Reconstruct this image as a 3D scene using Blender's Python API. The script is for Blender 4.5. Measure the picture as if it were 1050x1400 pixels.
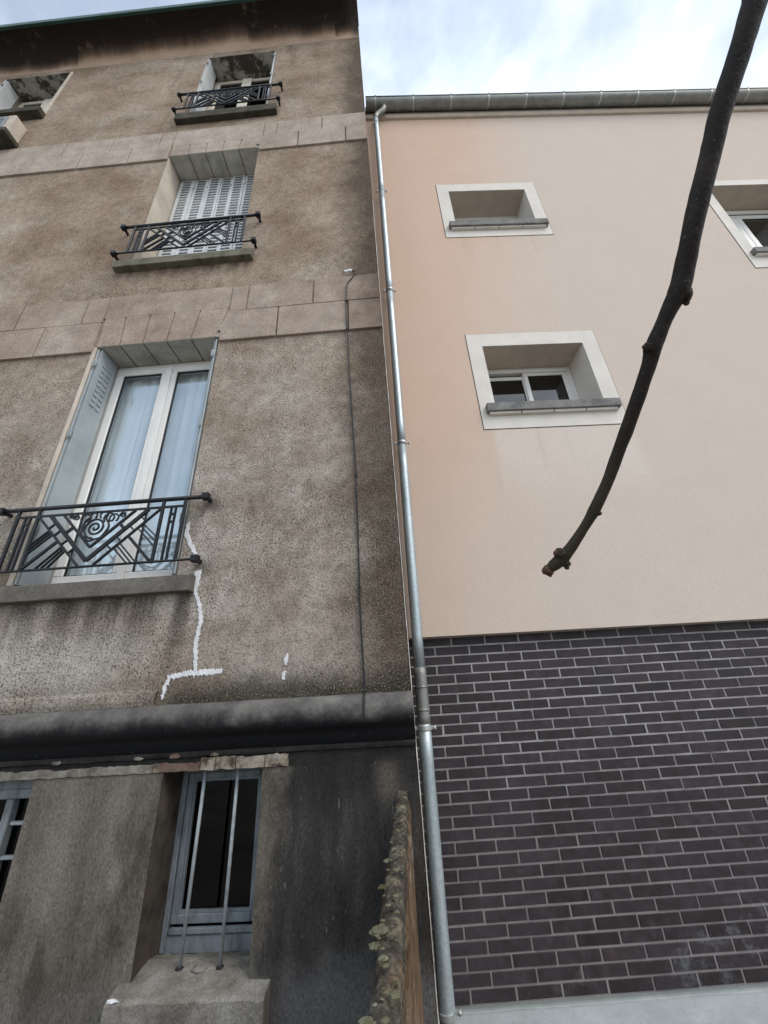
import bpy, bmesh, math, random
from math import sin, cos, pi, radians, sqrt, atan2
from mathutils import Vector, Matrix, noise as mnoise
random.seed(7)
for _o in list(bpy.data.objects): bpy.data.objects.remove(_o)
SC = bpy.context.scene
COL = SC.collection

# ------------------------------------------------------------------ camera
CAM = Vector((0.0, -2.3, 1.75))
cam_d = bpy.data.cameras.new('camera'); cam = bpy.data.objects.new('camera', cam_d); COL.objects.link(cam)
cam_d.sensor_fit = 'HORIZONTAL'; cam_d.sensor_width = 36.0; cam_d.lens = 36.0*534.2/1050
cam_d.clip_start = 0.02; cam_d.clip_end = 5000
c_r = Vector((0.9968, 0.0598, -0.0526)).normalized()
c_w = Vector((-0.0316, 0.9030, 0.4284)).normalized()
c_u = c_r.cross(c_w).normalized(); c_r = c_w.cross(c_u).normalized()
cam.matrix_world = Matrix(((c_r.x, c_u.x, -c_w.x, CAM.x), (c_r.y, c_u.y, -c_w.y, CAM.y), (c_r.z, c_u.z, -c_w.z, CAM.z), (0, 0, 0, 1)))
SC.camera = cam
SC.render.resolution_x = 768; SC.render.resolution_y = 1024

# ------------------------------------------------------------------ sky, sun, exposure
SUN_EL, SUN_AZ = radians(48), radians(128)      # azimuth measured clockwise from +Y
wd = bpy.data.worlds.new('World'); SC.world = wd; wd.use_nodes = True
wn = wd.node_tree.nodes; wl = wd.node_tree.links; wn.clear()
w_out = wn.new('ShaderNodeOutputWorld'); w_bg = wn.new('ShaderNodeBackground')
w_sky = wn.new('ShaderNodeTexSky'); w_sky.sky_type = 'NISHITA'; w_sky.sun_disc = False
w_sky.sun_elevation = SUN_EL; w_sky.sun_rotation = SUN_AZ; w_sky.air_density = 1.0; w_sky.dust_density = 2.0; w_sky.ozone_density = 1.0
w_tc = wn.new('ShaderNodeTexCoord'); w_map = wn.new('ShaderNodeMapping'); w_map.inputs['Scale'].default_value = (1.0, 1.0, 2.2)
w_no = wn.new('ShaderNodeTexNoise'); w_no.inputs['Scale'].default_value = 1.9; w_no.inputs['Detail'].default_value = 7; w_no.inputs['Roughness'].default_value = 0.55
w_rp = wn.new('ShaderNodeMapRange'); w_rp.inputs['From Min'].default_value = 0.38; w_rp.inputs['From Max'].default_value = 0.72; w_rp.inputs['To Min'].default_value = 0.24; w_rp.inputs['To Max'].default_value = 0.97
w_rp.interpolation_type = 'SMOOTHSTEP'
w_mx = wn.new('ShaderNodeMix'); w_mx.data_type = 'RGBA'
w_mx.inputs['B'].default_value = (8.4, 9.3, 10.0, 1)
w_bg.inputs['Strength'].default_value = 0.13
wl.new(w_tc.outputs['Generated'], w_map.inputs['Vector']); wl.new(w_map.outputs['Vector'], w_no.inputs['Vector'])
wl.new(w_no.outputs['Fac'], w_rp.inputs['Value']); wl.new(w_rp.outputs['Result'], w_mx.inputs['Factor'])
wl.new(w_sky.outputs['Color'], w_mx.inputs['A']); wl.new(w_mx.outputs['Result'], w_bg.inputs['Color'])
w_n2 = wn.new('ShaderNodeTexNoise'); w_n2.inputs['Scale'].default_value = 3.1; w_n2.inputs['Detail'].default_value = 6; wl.new(w_map.outputs['Vector'], w_n2.inputs['Vector'])
w_cc = wn.new('ShaderNodeMix'); w_cc.data_type = 'RGBA'; w_cc.inputs['A'].default_value = (8.9, 9.8, 10.5, 1); w_cc.inputs['B'].default_value = (5.0, 5.55, 6.1, 1)
w_r2 = wn.new('ShaderNodeMapRange'); w_r2.inputs['From Min'].default_value = 0.42; w_r2.inputs['From Max'].default_value = 0.66; wl.new(w_n2.outputs['Fac'], w_r2.inputs['Value'])
wl.new(w_r2.outputs['Result'], w_cc.inputs['Factor']); wl.new(w_cc.outputs['Result'], w_mx.inputs['B'])
wl.new(w_bg.outputs['Background'], w_out.inputs['Surface'])
sun_d = bpy.data.lights.new('sun', 'SUN'); sun_d.energy = 1.0; sun_d.angle = radians(28); sun_d.color = (1.0, 0.95, 0.88)
sun = bpy.data.objects.new('sun', sun_d); COL.objects.link(sun)
sdir = Vector((sin(SUN_AZ)*cos(SUN_EL), cos(SUN_AZ)*cos(SUN_EL), sin(SUN_EL)))
sun.rotation_euler = sdir.to_track_quat('Z', 'Y').to_euler(); sun.location = (3, -8, 9)
SC.view_settings.view_transform = 'Standard'; SC.view_settings.look = 'None'
SC.view_settings.exposure = 0.58; SC.view_settings.gamma = 1.0; SC.view_settings.use_curve_mapping = False

# ------------------------------------------------------------------ helpers: node materials
class NT:
    def __init__(s, name):
        s.m = bpy.data.materials.new(name); s.m.use_nodes = True
        s.t = s.m.node_tree; s.n = s.t.nodes; s.n.clear()
        s.out = s.n.new('ShaderNodeOutputMaterial')
        s.geo = s.n.new('ShaderNodeNewGeometry'); s.pos = s.geo.outputs['Position']
        s._sep = None
    def link(s, a, b):
        if hasattr(a, 'links'): s.t.links.new(a, b)
        else:
            if isinstance(a, tuple) and len(a) == 3 and b.type == 'RGBA': a = (*a, 1)
            b.default_value = a
    def xyz(s):
        if s._sep is None:
            k = s.n.new('ShaderNodeSeparateXYZ'); s.link(s.pos, k.inputs[0]); s._sep = k.outputs
        return s._sep
    def local(s):
        tc = s.n.new('ShaderNodeTexCoord'); return tc.outputs['Object']
    def sepof(s, v):
        k = s.n.new('ShaderNodeSeparateXYZ'); s.link(v, k.inputs[0]); return k.outputs
    def vec(s, scale=(1, 1, 1), src=None, loc=(0, 0, 0)):
        k = s.n.new('ShaderNodeMapping'); s.link(src or s.pos, k.inputs['Vector'])
        k.inputs['Scale'].default_value = scale; k.inputs['Location'].default_value = loc; return k.outputs[0]
    def noise(s, scale, detail=4, rough=0.55, vec=None, dist=0.0):
        k = s.n.new('ShaderNodeTexNoise'); s.link(vec or s.pos, k.inputs['Vector'])
        k.inputs['Scale'].default_value = scale; k.inputs['Detail'].default_value = detail
        k.inputs['Roughness'].default_value = rough; k.inputs['Distortion'].default_value = dist
        return k.outputs['Fac']
    def voro(s, scale, vec=None, feature='F1'):
        k = s.n.new('ShaderNodeTexVoronoi'); k.feature = feature; s.link(vec or s.pos, k.inputs['Vector'])
        k.inputs['Scale'].default_value = scale; return k.outputs['Distance']
    def math(s, op, a, b=0.0, c=0.0):
        k = s.n.new('ShaderNodeMath'); k.operation = op
        for i, v in enumerate((a, b, c)):
            s.link(v, k.inputs[i])
        return k.outputs[0]
    def add(s, a, b): return s.math('ADD', a, b)
    def mul(s, a, b): return s.math('MULTIPLY', a, b)
    def mapr(s, v, a, b, c=0.0, d=1.0, smooth=True):
        k = s.n.new('ShaderNodeMapRange'); s.link(v, k.inputs['Value'])
        k.inputs['From Min'].default_value = a; k.inputs['From Max'].default_value = b
        k.inputs['To Min'].default_value = c; k.inputs['To Max'].default_value = d
        if smooth: k.interpolation_type = 'SMOOTHSTEP'
        return k.outputs['Result']
    def mix(s, f, a, b, mode='MIX'):
        k = s.n.new('ShaderNodeMix'); k.data_type = 'RGBA'; k.blend_type = mode
        s.link(f, k.inputs['Factor']); s.link(a, k.inputs['A']); s.link(b, k.inputs['B'])
        return k.outputs['Result']
    def ramp(s, f, pts):
        k = s.n.new('ShaderNodeValToRGB'); s.link(f, k.inputs[0]); e = k.color_ramp.elements
        while len(e) < len(pts): e.new(0.5)
        for el, (p, c) in zip(e, pts): el.position = p; el.color = (*c, 1)
        return k.outputs[0]
    def grey(s, v):
        k = s.n.new('ShaderNodeCombineColor')
        for i in range(3): s.link(v, k.inputs[i])
        return k.outputs[0]
    def bump(s, h, strength=0.5, dist=0.01, normal=None):
        k = s.n.new('ShaderNodeBump'); s.link(h, k.inputs['Height'])
        k.inputs['Strength'].default_value = strength; k.inputs['Distance'].default_value = dist
        if normal: s.link(normal, k.inputs['Normal'])
        return k.outputs[0]
    def bsdf(s, col, rough=0.8, metal=0.0, normal=None, spec=0.3, **kw):
        k = s.n.new('ShaderNodeBsdfPrincipled')
        s.link(col, k.inputs['Base Color']); s.link(rough, k.inputs['Roughness']); s.link(metal, k.inputs['Metallic'])
        k.inputs['Specular IOR Level'].default_value = spec
        if normal: s.link(normal, k.inputs['Normal'])
        for n_, v in kw.items(): s.link(v, k.inputs[n_.replace('_', ' ')])
        s.t.links.new(k.outputs[0], s.out.inputs['Surface'])
        return s.m

def plain(name, col, rough=0.6, metal=0.0, var=0.12, sc=6.0, bump=0.0, bsc=120, spec=0.3):
    t = NT(name); n = t.noise(sc, 5, 0.6)
    f = t.mapr(n, 0.25, 0.75, 1-var, 1+var)
    c = t.mix(1.0, (*col, 1), t.grey(f), 'MULTIPLY')
    nr = t.bump(t.noise(bsc, 3, 0.6), bump, 0.004) if bump else None
    return t.bsdf(c, rough, metal, nr, spec)

M = {}
def m_oldwall():
    t = NT('roughcast'); X, Y, Z = t.xyz()
    big = t.noise(0.9, 6, 0.6); mid = t.noise(4.5, 6, 0.65); fine = t.noise(82, 3, 0.75); grain = t.noise(40, 5, 0.8)
    warm = t.ramp(big, [(0.28, (0.275, 0.200, 0.142)), (0.5, (0.375, 0.288, 0.218)), (0.72, (0.50, 0.41, 0.328))])
    cool = t.ramp(mid, [(0.25, (0.225, 0.182, 0.147)), (0.5, (0.385, 0.337, 0.290)), (0.75, (0.54, 0.495, 0.445))])
    f = t.mapr(t.add(Z, t.mul(big, 2.4)), 3.6, 7.4)
    c = t.mix(f, cool, warm)
    # rain-washed pale zones low on the wall left, brown mottling
    mott = t.mapr(t.noise(2.3, 7, 0.68), 0.5, 0.72)
    c = t.mix(t.mul(mott, 0.28), c, (0.17, 0.118, 0.080))
    pale = t.mul(t.mapr(t.noise(1.7, 4, 0.6, t.vec((1, 1, 1), None, (4, 0, 9))), 0.48, 0.68), 0.4)
    c = t.mix(pale, c, (0.48, 0.435, 0.375))
    # washed pale panel under the first sill
    pp = t.mul(t.mapr(t.add(X, t.mul(mid, 0.25)), -1.30, -1.50), t.mapr(t.add(Z, t.mul(mid, 0.3)), 2.42, 2.16))
    c = t.mix(t.mul(pp, 0.65), c, (0.47, 0.445, 0.40))
    # soot along the free corner
    e = t.add(X, t.mul(t.noise(1.6, 6, 0.65), 0.75))
    edge = t.mapr(e, -0.14, 0.34)
    c = t.mix(t.mul(edge, 0.85), c, (0.075, 0.054, 0.038))
    # streaks running down from the sills
    strk = t.noise(9, 4, 0.6, t.vec((1, 1, 0.06)))
    def under(x0, x1, z0, ln):
        a = t.mul(t.mapr(X, x0, x0+0.06), t.mapr(X, x1, x1-0.05))
        b = t.mul(t.mapr(Z, z0-ln, z0-0.02), t.mapr(Z, z0+0.02, z0))
        return t.mul(t.mul(a, b), t.mapr(strk, 0.35, 0.62))
    c = t.mix(t.mul(under(-2.9, -1.27, 2.40, 0.42), 0.8), c, (0.075, 0.062, 0.052))
    c = t.mix(t.mul(under(-2.6, -1.17, 5.63, 0.22), 0.7), c, (0.10, 0.062, 0.042))
    c = t.mix(t.mul(under(-2.5, -1.10, 8.66, 0.16), 0.5), c, (0.12, 0.075, 0.05))
    # the long diagonal run-off mark from the first sill's corner
    dl = t.math('ABSOLUTE', t.add(t.add(X, t.mul(t.add(mid, -0.5), 0.05)), t.add(1.315, t.mul(t.add(Z, -2.4), -0.10))))
    dm = t.mul(t.mapr(dl, 0.085, 0.01), t.mul(t.mapr(Z, 1.80, 2.36), t.mapr(Z, 2.41, 2.39)))
    c = t.mix(t.mul(dm, 0.75), c, (0.06, 0.05, 0.043))
    # brown blotches under the second sill ends
    # soot under the roof
    st = t.noise(0.75, 5, 0.6, t.vec((1.0, 1, 0.15)))
    # algae above the roll moulding
    al = t.mapr(t.add(Z, t.mul(mid, -0.22)), 1.86, 1.68)
    right = t.mapr(t.add(X, t.mul(mid, 0.3)), -1.35, -1.1)
    c = t.mix(t.mul(t.mul(al, right), 0.9), c, (0.040, 0.038, 0.026))
    c = t.mix(t.mul(t.mul(al, t.mapr(right, 1, 0)), 0.35), c, (0.09, 0.085, 0.075))
    # dirt in the pits of the roughcast
    mo = t.noise(13, 7, 0.78)
    c = t.mix(1.0, c, t.grey(t.mapr(mo, 0.32, 0.66, 0.74, 1.15)), 'MULTIPLY')
    lg = t.noise(1.9, 4, 0.55, t.vec((1, 1, 1.4), None, (9, 3, 4)))
    c = t.mix(1.0, c, t.ramp(lg, [(0.32, (0.76, 0.71, 0.66)), (0.5, (0.96, 0.95, 0.935)), (0.68, (1.09, 1.10, 1.10))]), 'MULTIPLY')
    dkm = t.mul(t.mapr(t.noise(24, 5, 0.75), 0.54, 0.66), t.mapr(t.noise(1.1, 4, 0.6, t.vec((1, 1, 1), None, (2, 5, 3))), 0.42, 0.62))
    c = t.mix(t.mul(dkm, 0.38), c, (0.075, 0.052, 0.036))
    ck = t.mapr(t.math('ABSOLUTE', t.add(t.noise(0.9, 7, 0.6, t.vec((1, 1, 0.7), None, (5, 1, 2))), -0.5)), 0.0022, 0.0006)
    c = t.mix(t.mul(t.mul(ck, t.mapr(t.noise(0.7, 2, 0.5), 0.45, 0.55)), 0.55), c, (0.04, 0.03, 0.025))
    run = t.mul(t.mapr(t.noise(3.2, 5, 0.65, t.vec((1, 1, 0.07))), 0.54, 0.68), t.mapr(Z, 7.5, 10.9, 0.12, 0.5))
    c = t.mix(run, c, (0.105, 0.072, 0.048))
    for kx, kz in ((-1.235, 2.985), (-1.240, 2.545)):      # rust and soot marks round the railing brackets
        dx = t.add(X, -kx); dz = t.add(Z, -kz); r2 = t.math('SQRT', t.add(t.mul(dx, dx), t.mul(dz, dz)))
        c = t.mix(t.mul(t.mapr(t.add(r2, t.mul(mid, 0.05)), 0.115, 0.03), 0.6), c, (0.06, 0.052, 0.045))
    amt = t.mapr(t.noise(1.5, 5, 0.65, t.vec((1, 1, 1), None, (7, 2, 1))), 0.35, 0.65, 0.55, 1.0)
    pit = t.mul(t.mapr(t.add(t.mul(fine, 0.75), t.mul(grain, 0.25)), 0.52, 0.40), amt)
    c = t.mix(pit, c, t.mix(0.86, c, (0.018, 0.013, 0.009)))
    spk = t.mapr(t.noise(120, 2, 0.6), 0.56, 0.70)
    c = t.mix(t.mul(spk, 0.6), c, t.mix(0.55, c, (0.85, 0.76, 0.64)))
    h = t.add(t.mul(fine, 1.0), t.mul(grain, 0.7))
    return t.bsdf(c, 0.95, 0, t.bump(h, 0.65, 0.012), 0.1)
M['wall'] = m_oldwall()

def m_block():
    t = NT('cut_render'); X, Y, Z = t.xyz()
    big = t.noise(1.3, 6, 0.6); fine = t.noise(110, 3, 0.7)
    lo = t.ramp(big, [(0.3, (0.265, 0.200, 0.156)), (0.5, (0.36, 0.288, 0.234)), (0.7, (0.45, 0.375, 0.315))])
    hi = t.ramp(big, [(0.3, (0.33, 0.268, 0.218)), (0.6, (0.44, 0.372, 0.315)), (0.75, (0.49, 0.425, 0.365))])
    c = t.mix(t.mapr(Z, 5.5, 7.5), lo, hi)
    e = t.add(X, t.mul(t.noise(1.6, 6, 0.65), 0.75))
    c = t.mix(t.mul(t.mapr(e, 0.05, 0.42), t.mapr(Z, 8, 5.5, 0.25, 0.75)), c, (0.10, 0.07, 0.05))
    tops = t.noise(5, 5, 0.7)
    c = t.mix(1.0, c, t.grey(t.mapr(tops, 0.25, 0.75, 0.80, 1.15)), 'MULTIPLY')
    c = t.mix(1.0, c, t.grey(t.mapr(fine, 0.3, 0.65, 0.68, 1.15)), 'MULTIPLY')
    return t.bsdf(c, 0.95, 0, t.bump(fine, 0.5, 0.006), 0.1)
M['block'] = m_block()

def m_soffit():
    t = NT('stained_soffit'); X, Y, Z = t.xyz()
    n = t.noise(5, 6, 0.7); c = t.ramp(n, [(0.3, (0.25, 0.24, 0.21)), (0.5, (0.40, 0.385, 0.34)), (0.7, (0.50, 0.48, 0.43))])
    bl = t.mul(t.mapr(t.noise(3.0, 6, 0.75, t.vec((1, 1, 1), None, (3, 1, 0))), 0.45, 0.56), t.mapr(Z, 9.5, 10))
    c = t.mix(t.mul(bl, 0.9), c, (0.035, 0.028, 0.022))
    return t.bsdf(c, 0.9, 0, t.bump(t.noise(60, 4, 0.6), 0.3, 0.004), 0.1)
M['soffit'] = m_soffit()

def m_cove():
    t = NT('sooty_cove'); X, Y, Z = t.xyz()
    base = t.ramp(t.noise(1.2, 6, 0.6), [(0.3, (0.37, 0.25, 0.175)), (0.7, (0.52, 0.385, 0.285))])
    fine = t.noise(80, 3, 0.7)
    col = t.noise(1.1, 5, 0.62, t.vec((1, 0.2, 0.12)))
    def cells(width, off):
        k = t.n.new('ShaderNodeTexWhiteNoise'); k.noise_dimensions = '1D'
        t.link(t.math('FLOOR', t.math('DIVIDE', t.add(X, off), width)), k.inputs['W']); return k.outputs['Value']
    jag = t.mul(t.noise(14, 4, 0.6, t.vec((1, 0.3, 0.3))), 0.05)
    zz = t.add(t.add(Z, jag), t.add(t.mul(col, 0.34), t.add(t.mul(cells(1.37, 0.4), 0.20), t.mul(cells(0.83, 0.1), 0.08))))
    s2 = t.mapr(zz, 11.28, 11.45); s = t.mapr(zz, 11.34, 11.53)
    c = t.mix(t.mul(s2, 0.85), base, (0.135, 0.085, 0.058))
    c = t.mix(t.mul(s, 0.96), c, (0.020, 0.016, 0.0135))
    ch = t.mul(t.mapr(t.noise(3.2, 6, 0.8, t.vec((1, 1, 0.5))), 0.56, 0.70), t.mapr(Z, 11.1, 11.3))
    c = t.mix(t.mul(ch, 0.5), c, (0.20, 0.15, 0.11))
    crn = t.mapr(t.add(X, t.mul(col, 0.4)), -0.1, 0.1)
    c = t.mix(t.mul(crn, 0.6), c, (0.07, 0.06, 0.052))
    c = t.mix(1.0, c, t.grey(t.mapr(fine, 0.3, 0.65, 0.7, 1.15)), 'MULTIPLY')
    return t.bsdf(c, 0.95, 0, t.bump(fine, 0.35, 0.006), 0.1)
M['cove'] = m_cove()

def m_roll():
    t = NT('grimy_moulding'); X, Y, Z = t.xyz()
    n = t.noise(7, 7, 0.7); fine = t.noise(120, 3, 0.7)
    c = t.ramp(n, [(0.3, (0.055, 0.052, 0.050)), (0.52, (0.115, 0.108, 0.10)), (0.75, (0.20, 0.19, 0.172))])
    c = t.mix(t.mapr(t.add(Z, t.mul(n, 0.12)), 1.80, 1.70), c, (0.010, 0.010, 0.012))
    spk = t.mapr(t.noise(90, 1, 0.5), 0.75, 0.79)
    c = t.mix(t.mul(spk, 0.35), c, (0.4, 0.4, 0.39))
    return t.bsdf(c, 0.85, 0, t.bump(t.add(n, t.mul(fine, 0.25)), 0.5, 0.012), 0.25)
M['roll'] = m_roll()

def m_base(dark):
    t = NT('black_stained_render' if dark else 'grey_brown_render'); X, Y, Z = t.xyz()
    n = t.noise(3.2, 7, 0.66); st = t.noise(6, 6, 0.68, t.vec((1, 1, 0.28))); fine = t.noise(95, 4, 0.75, t.vec((1, 1, 0.6)))
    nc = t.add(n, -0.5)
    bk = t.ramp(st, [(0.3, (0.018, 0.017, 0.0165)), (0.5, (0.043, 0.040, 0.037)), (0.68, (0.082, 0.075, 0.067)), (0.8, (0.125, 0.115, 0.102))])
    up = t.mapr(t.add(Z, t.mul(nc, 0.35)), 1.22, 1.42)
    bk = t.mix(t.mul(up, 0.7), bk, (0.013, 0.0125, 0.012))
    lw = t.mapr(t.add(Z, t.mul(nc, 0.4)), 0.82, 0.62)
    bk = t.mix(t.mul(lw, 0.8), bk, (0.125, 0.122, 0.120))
    lp = t.mul(t.mapr(t.math('ABSOLUTE', t.add(X, t.add(0.115, t.mul(n, 0.05)))), 0.10, 0.0), t.mul(t.mapr(Z, 1.26, 1.36), t.mapr(Z, 1.50, 1.42)))
    bk = t.mix(t.mul(lp, 0.6), bk, (0.13, 0.11, 0.088))
    if dark: c = bk
    else:
        c = t.ramp(st, [(0.3, (0.100, 0.087, 0.070)), (0.52, (0.155, 0.138, 0.115)), (0.72, (0.215, 0.196, 0.167))])
        dk = t.mul(t.mapr(t.noise(3.0, 6, 0.65, t.vec((1, 1, 0.5), None, (1.3, 0, 2.2))), 0.46, 0.64), 0.78)
        c = t.mix(dk, c, (0.060, 0.049, 0.038))
        sm = t.mul(t.mapr(t.noise(5.0, 5, 0.6, t.vec((1, 1, 0.35), None, (0.2, 0, 5.2))), 0.56, 0.66), 0.6)
        c = t.mix(sm, c, (0.045, 0.036, 0.028))
        gr = t.mapr(t.add(Z, t.mul(nc, 0.3)), 0.80, 0.55)
        c = t.mix(t.mul(gr, 0.5), c, (0.115, 0.112, 0.100))
        edge = t.add(t.add(X, t.mul(nc, 0.35)), t.mul(t.add(Z, -1.46), -0.16))
        c = t.mix(t.mapr(edge, -0.68, -0.585), c, bk)
    c = t.mix(1.0, c, t.grey(t.mapr(fine, 0.3, 0.66, 0.62, 1.22)), 'MULTIPLY')
    spk = t.mapr(t.noise(70, 1, 0.5, t.vec((1, 1, 0.35))), 0.745, 0.775)
    c = t.mix(t.mul(spk, 0.28), c, (0.30, 0.29, 0.26))
    return t.bsdf(c, 0.9, 0, t.bump(t.add(t.mul(fine, 0.6), t.mul(n, 0.9)), 0.6, 0.010), 0.2)
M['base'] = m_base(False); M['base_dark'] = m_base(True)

def m_lintel():
    t = NT('flaking_cream_plaster'); n = t.noise(11, 7, 0.72); X, Y, Z = t.xyz()
    c = t.ramp(n, [(0.40, (0.07, 0.05, 0.038)), (0.50, (0.25, 0.215, 0.17)), (0.7, (0.42, 0.38, 0.315))])
    xx = t.add(X, t.mul(t.add(n, -0.5), 0.2))
    rd = t.mul(t.mapr(xx, -1.36, -1.28), t.mapr(xx, -1.08, -1.12))
    c = t.mix(t.mul(rd, 0.85), c, (0.13, 0.082, 0.060))
    gy = t.mapr(xx, -1.32, -1.40)
    c = t.mix(t.mul(gy, 0.75), c, t.ramp(t.noise(9, 6, 0.7), [(0.35, (0.07, 0.064, 0.055)), (0.6, (0.28, 0.26, 0.225))]))
    return t.bsdf(c, 0.9, 0, t.bump(n, 0.7, 0.02), 0.2)
M['lintel'] = m_lintel()

def m_sill(name, a, b, dirt):
    t = NT(name); n = t.noise(8, 6, 0.68); f = t.noise(140, 3, 0.7)
    c = t.ramp(n, [(0.28, dirt), (0.5, a), (0.75, b)])
    c = t.mix(1.0, c, t.grey(t.mapr(f, 0.3, 0.7, 0.72, 1.2)), 'MULTIPLY')
    return t.bsdf(c, 0.9, 0, t.bump(f, 0.5, 0.004), 0.2)
M['sill1'] = m_sill('dark_sill_stone', (0.135, 0.122, 0.105), (0.185, 0.17, 0.15), (0.085, 0.078, 0.068))
M['sill2'] = m_sill('mossy_sill_stone', (0.15, 0.142, 0.105), (0.22, 0.205, 0.165), (0.055, 0.055, 0.035))
M['sill3'] = m_sill('black_sill_stone', (0.060, 0.056, 0.040), (0.11, 0.10, 0.075), (0.03, 0.03, 0.022))
M['sillb'] = m_sill('gritty_sill', (0.20, 0.185, 0.16), (0.30, 0.285, 0.26), (0.10, 0.09, 0.075))
M['silln'] = m_sill('grey_concrete_sill', (0.20, 0.195, 0.185), (0.27, 0.265, 0.25), (0.10, 0.10, 0.10))
M['reveal'] = plain('pale_reveal', (0.50, 0.44, 0.37), 0.8, var=0.2, sc=3, bump=0.3)
M['reveal_dark'] = plain('grimy_shaded_reveal_brown', (0.060, 0.050, 0.040), 0.9, var=0.6, sc=7, bump=0.5)  # dark brown holds grime and the recess shade together
M['white'] = plain('white_pvc', (0.74, 0.73, 0.70), 0.4, var=0.05)
M['cream'] = plain('cream_paint', (0.66, 0.60, 0.50), 0.5, var=0.12)
M['shutter'] = plain('blue_grey_shutter', (0.33, 0.37, 0.385), 0.5, var=0.15, sc=4)
M['shutter2'] = plain('pale_grey_shutter', (0.60, 0.62, 0.62), 0.5, var=0.12, sc=3)
M['iron'] = plain('black_iron', (0.010, 0.011, 0.0135), 0.42, var=0.3, sc=30, bump=0.2, spec=0.3)
M['seal'] = plain('black_gasket', (0.02, 0.02, 0.022), 0.6)
M['dark'] = plain('dark_interior', (0.035, 0.032, 0.03), 0.9)
M['bluewood'] = None
def m_bluewood():
    t = NT('weathered_blue_paint'); n = t.noise(14, 7, 0.72, t.vec((1, 1, 0.5)))
    c = t.ramp(n, [(0.3, (0.085, 0.092, 0.095)), (0.5, (0.175, 0.198, 0.213)), (0.75, (0.255, 0.283, 0.303))])
    chip = t.mapr(t.noise(40, 5, 0.7), 0.66, 0.70)
    c = t.mix(t.mul(chip, 0.6), c, (0.07, 0.06, 0.05))
    return t.bsdf(c, 0.6, 0, t.bump(n, 0.35, 0.006), 0.3)
M['bluewood'] = m_bluewood()
M['bar'] = plain('pale_painted_bar', (0.27, 0.30, 0.315), 0.45, var=0.25, sc=25)
M['filler'] = plain('white_crack_filler', (0.60, 0.605, 0.62), 0.8, var=0.14, sc=22, bump=0.35, bsc=90)
M['cable'] = plain('black_cable_sheath', (0.016, 0.016, 0.017), 0.5)
M['green'] = plain('green_zinc', (0.032, 0.085, 0.072), 0.5, var=0.3, sc=3)
M['bead'] = plain('lit_corner_bead_white', (0.62, 0.58, 0.53), 0.7, var=0.45, sc=9)

def m_glass(name, refl, tint, base=0.03, gcol=(0.95, 0.97, 1)):
    t = NT(name)
    lw = t.n.new('ShaderNodeLayerWeight'); lw.inputs['Blend'].default_value = 0.5
    sch = t.math('MULTIPLY_ADD', t.math('POWER', lw.outputs['Facing'], 5.0), 0.958, 0.042)
    f = t.math('MINIMUM', t.math('MULTIPLY_ADD', sch, refl, base), 1.0)
    gl = t.n.new('ShaderNodeBsdfGlossy'); gl.inputs['Roughness'].default_value = 0.01; gl.inputs['Color'].default_value = (*gcol, 1)
    tr = t.n.new('ShaderNodeBsdfTransparent'); tr.inputs['Color'].default_value = (*tint, 1)
    mx = t.n.new('ShaderNodeMixShader'); t.link(f, mx.inputs[0]); t.link(tr.outputs[0], mx.inputs[1]); t.link(gl.outputs[0], mx.inputs[2])
    t.link(mx.outputs[0], t.out.inputs['Surface']); return t.m
M['glass'] = m_glass('double_glazing', 1.8, (0.95, 0.98, 1.0), 0.05, (0.84, 0.94, 1.0))
M['glass_old'] = m_glass('old_pane', 0.45, (0.10, 0.095, 0.09), 0.0)
M['glass_new'] = m_glass('dim_pane', 1.2, (0.5, 0.52, 0.54))
def m_curtain():
    t = NT('sheer_curtain'); n = t.noise(30, 3, 0.5)
    k = t.n.new('ShaderNodeBsdfDiffuse'); k.inputs['Color'].default_value = (0.86, 0.86, 0.84, 1)
    tl = t.n.new('ShaderNodeBsdfTranslucent'); tl.inputs['Color'].default_value = (0.7, 0.69, 0.66, 1)
    mx = t.n.new('ShaderNodeMixShader'); mx.inputs[0].default_value = 0.1
    t.link(k.outputs[0], mx.inputs[1]); t.link(tl.outputs[0], mx.inputs[2]); t.link(mx.outputs[0], t.out.inputs['Surface']); return t.m
M['curtain'] = m_curtain()

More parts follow.
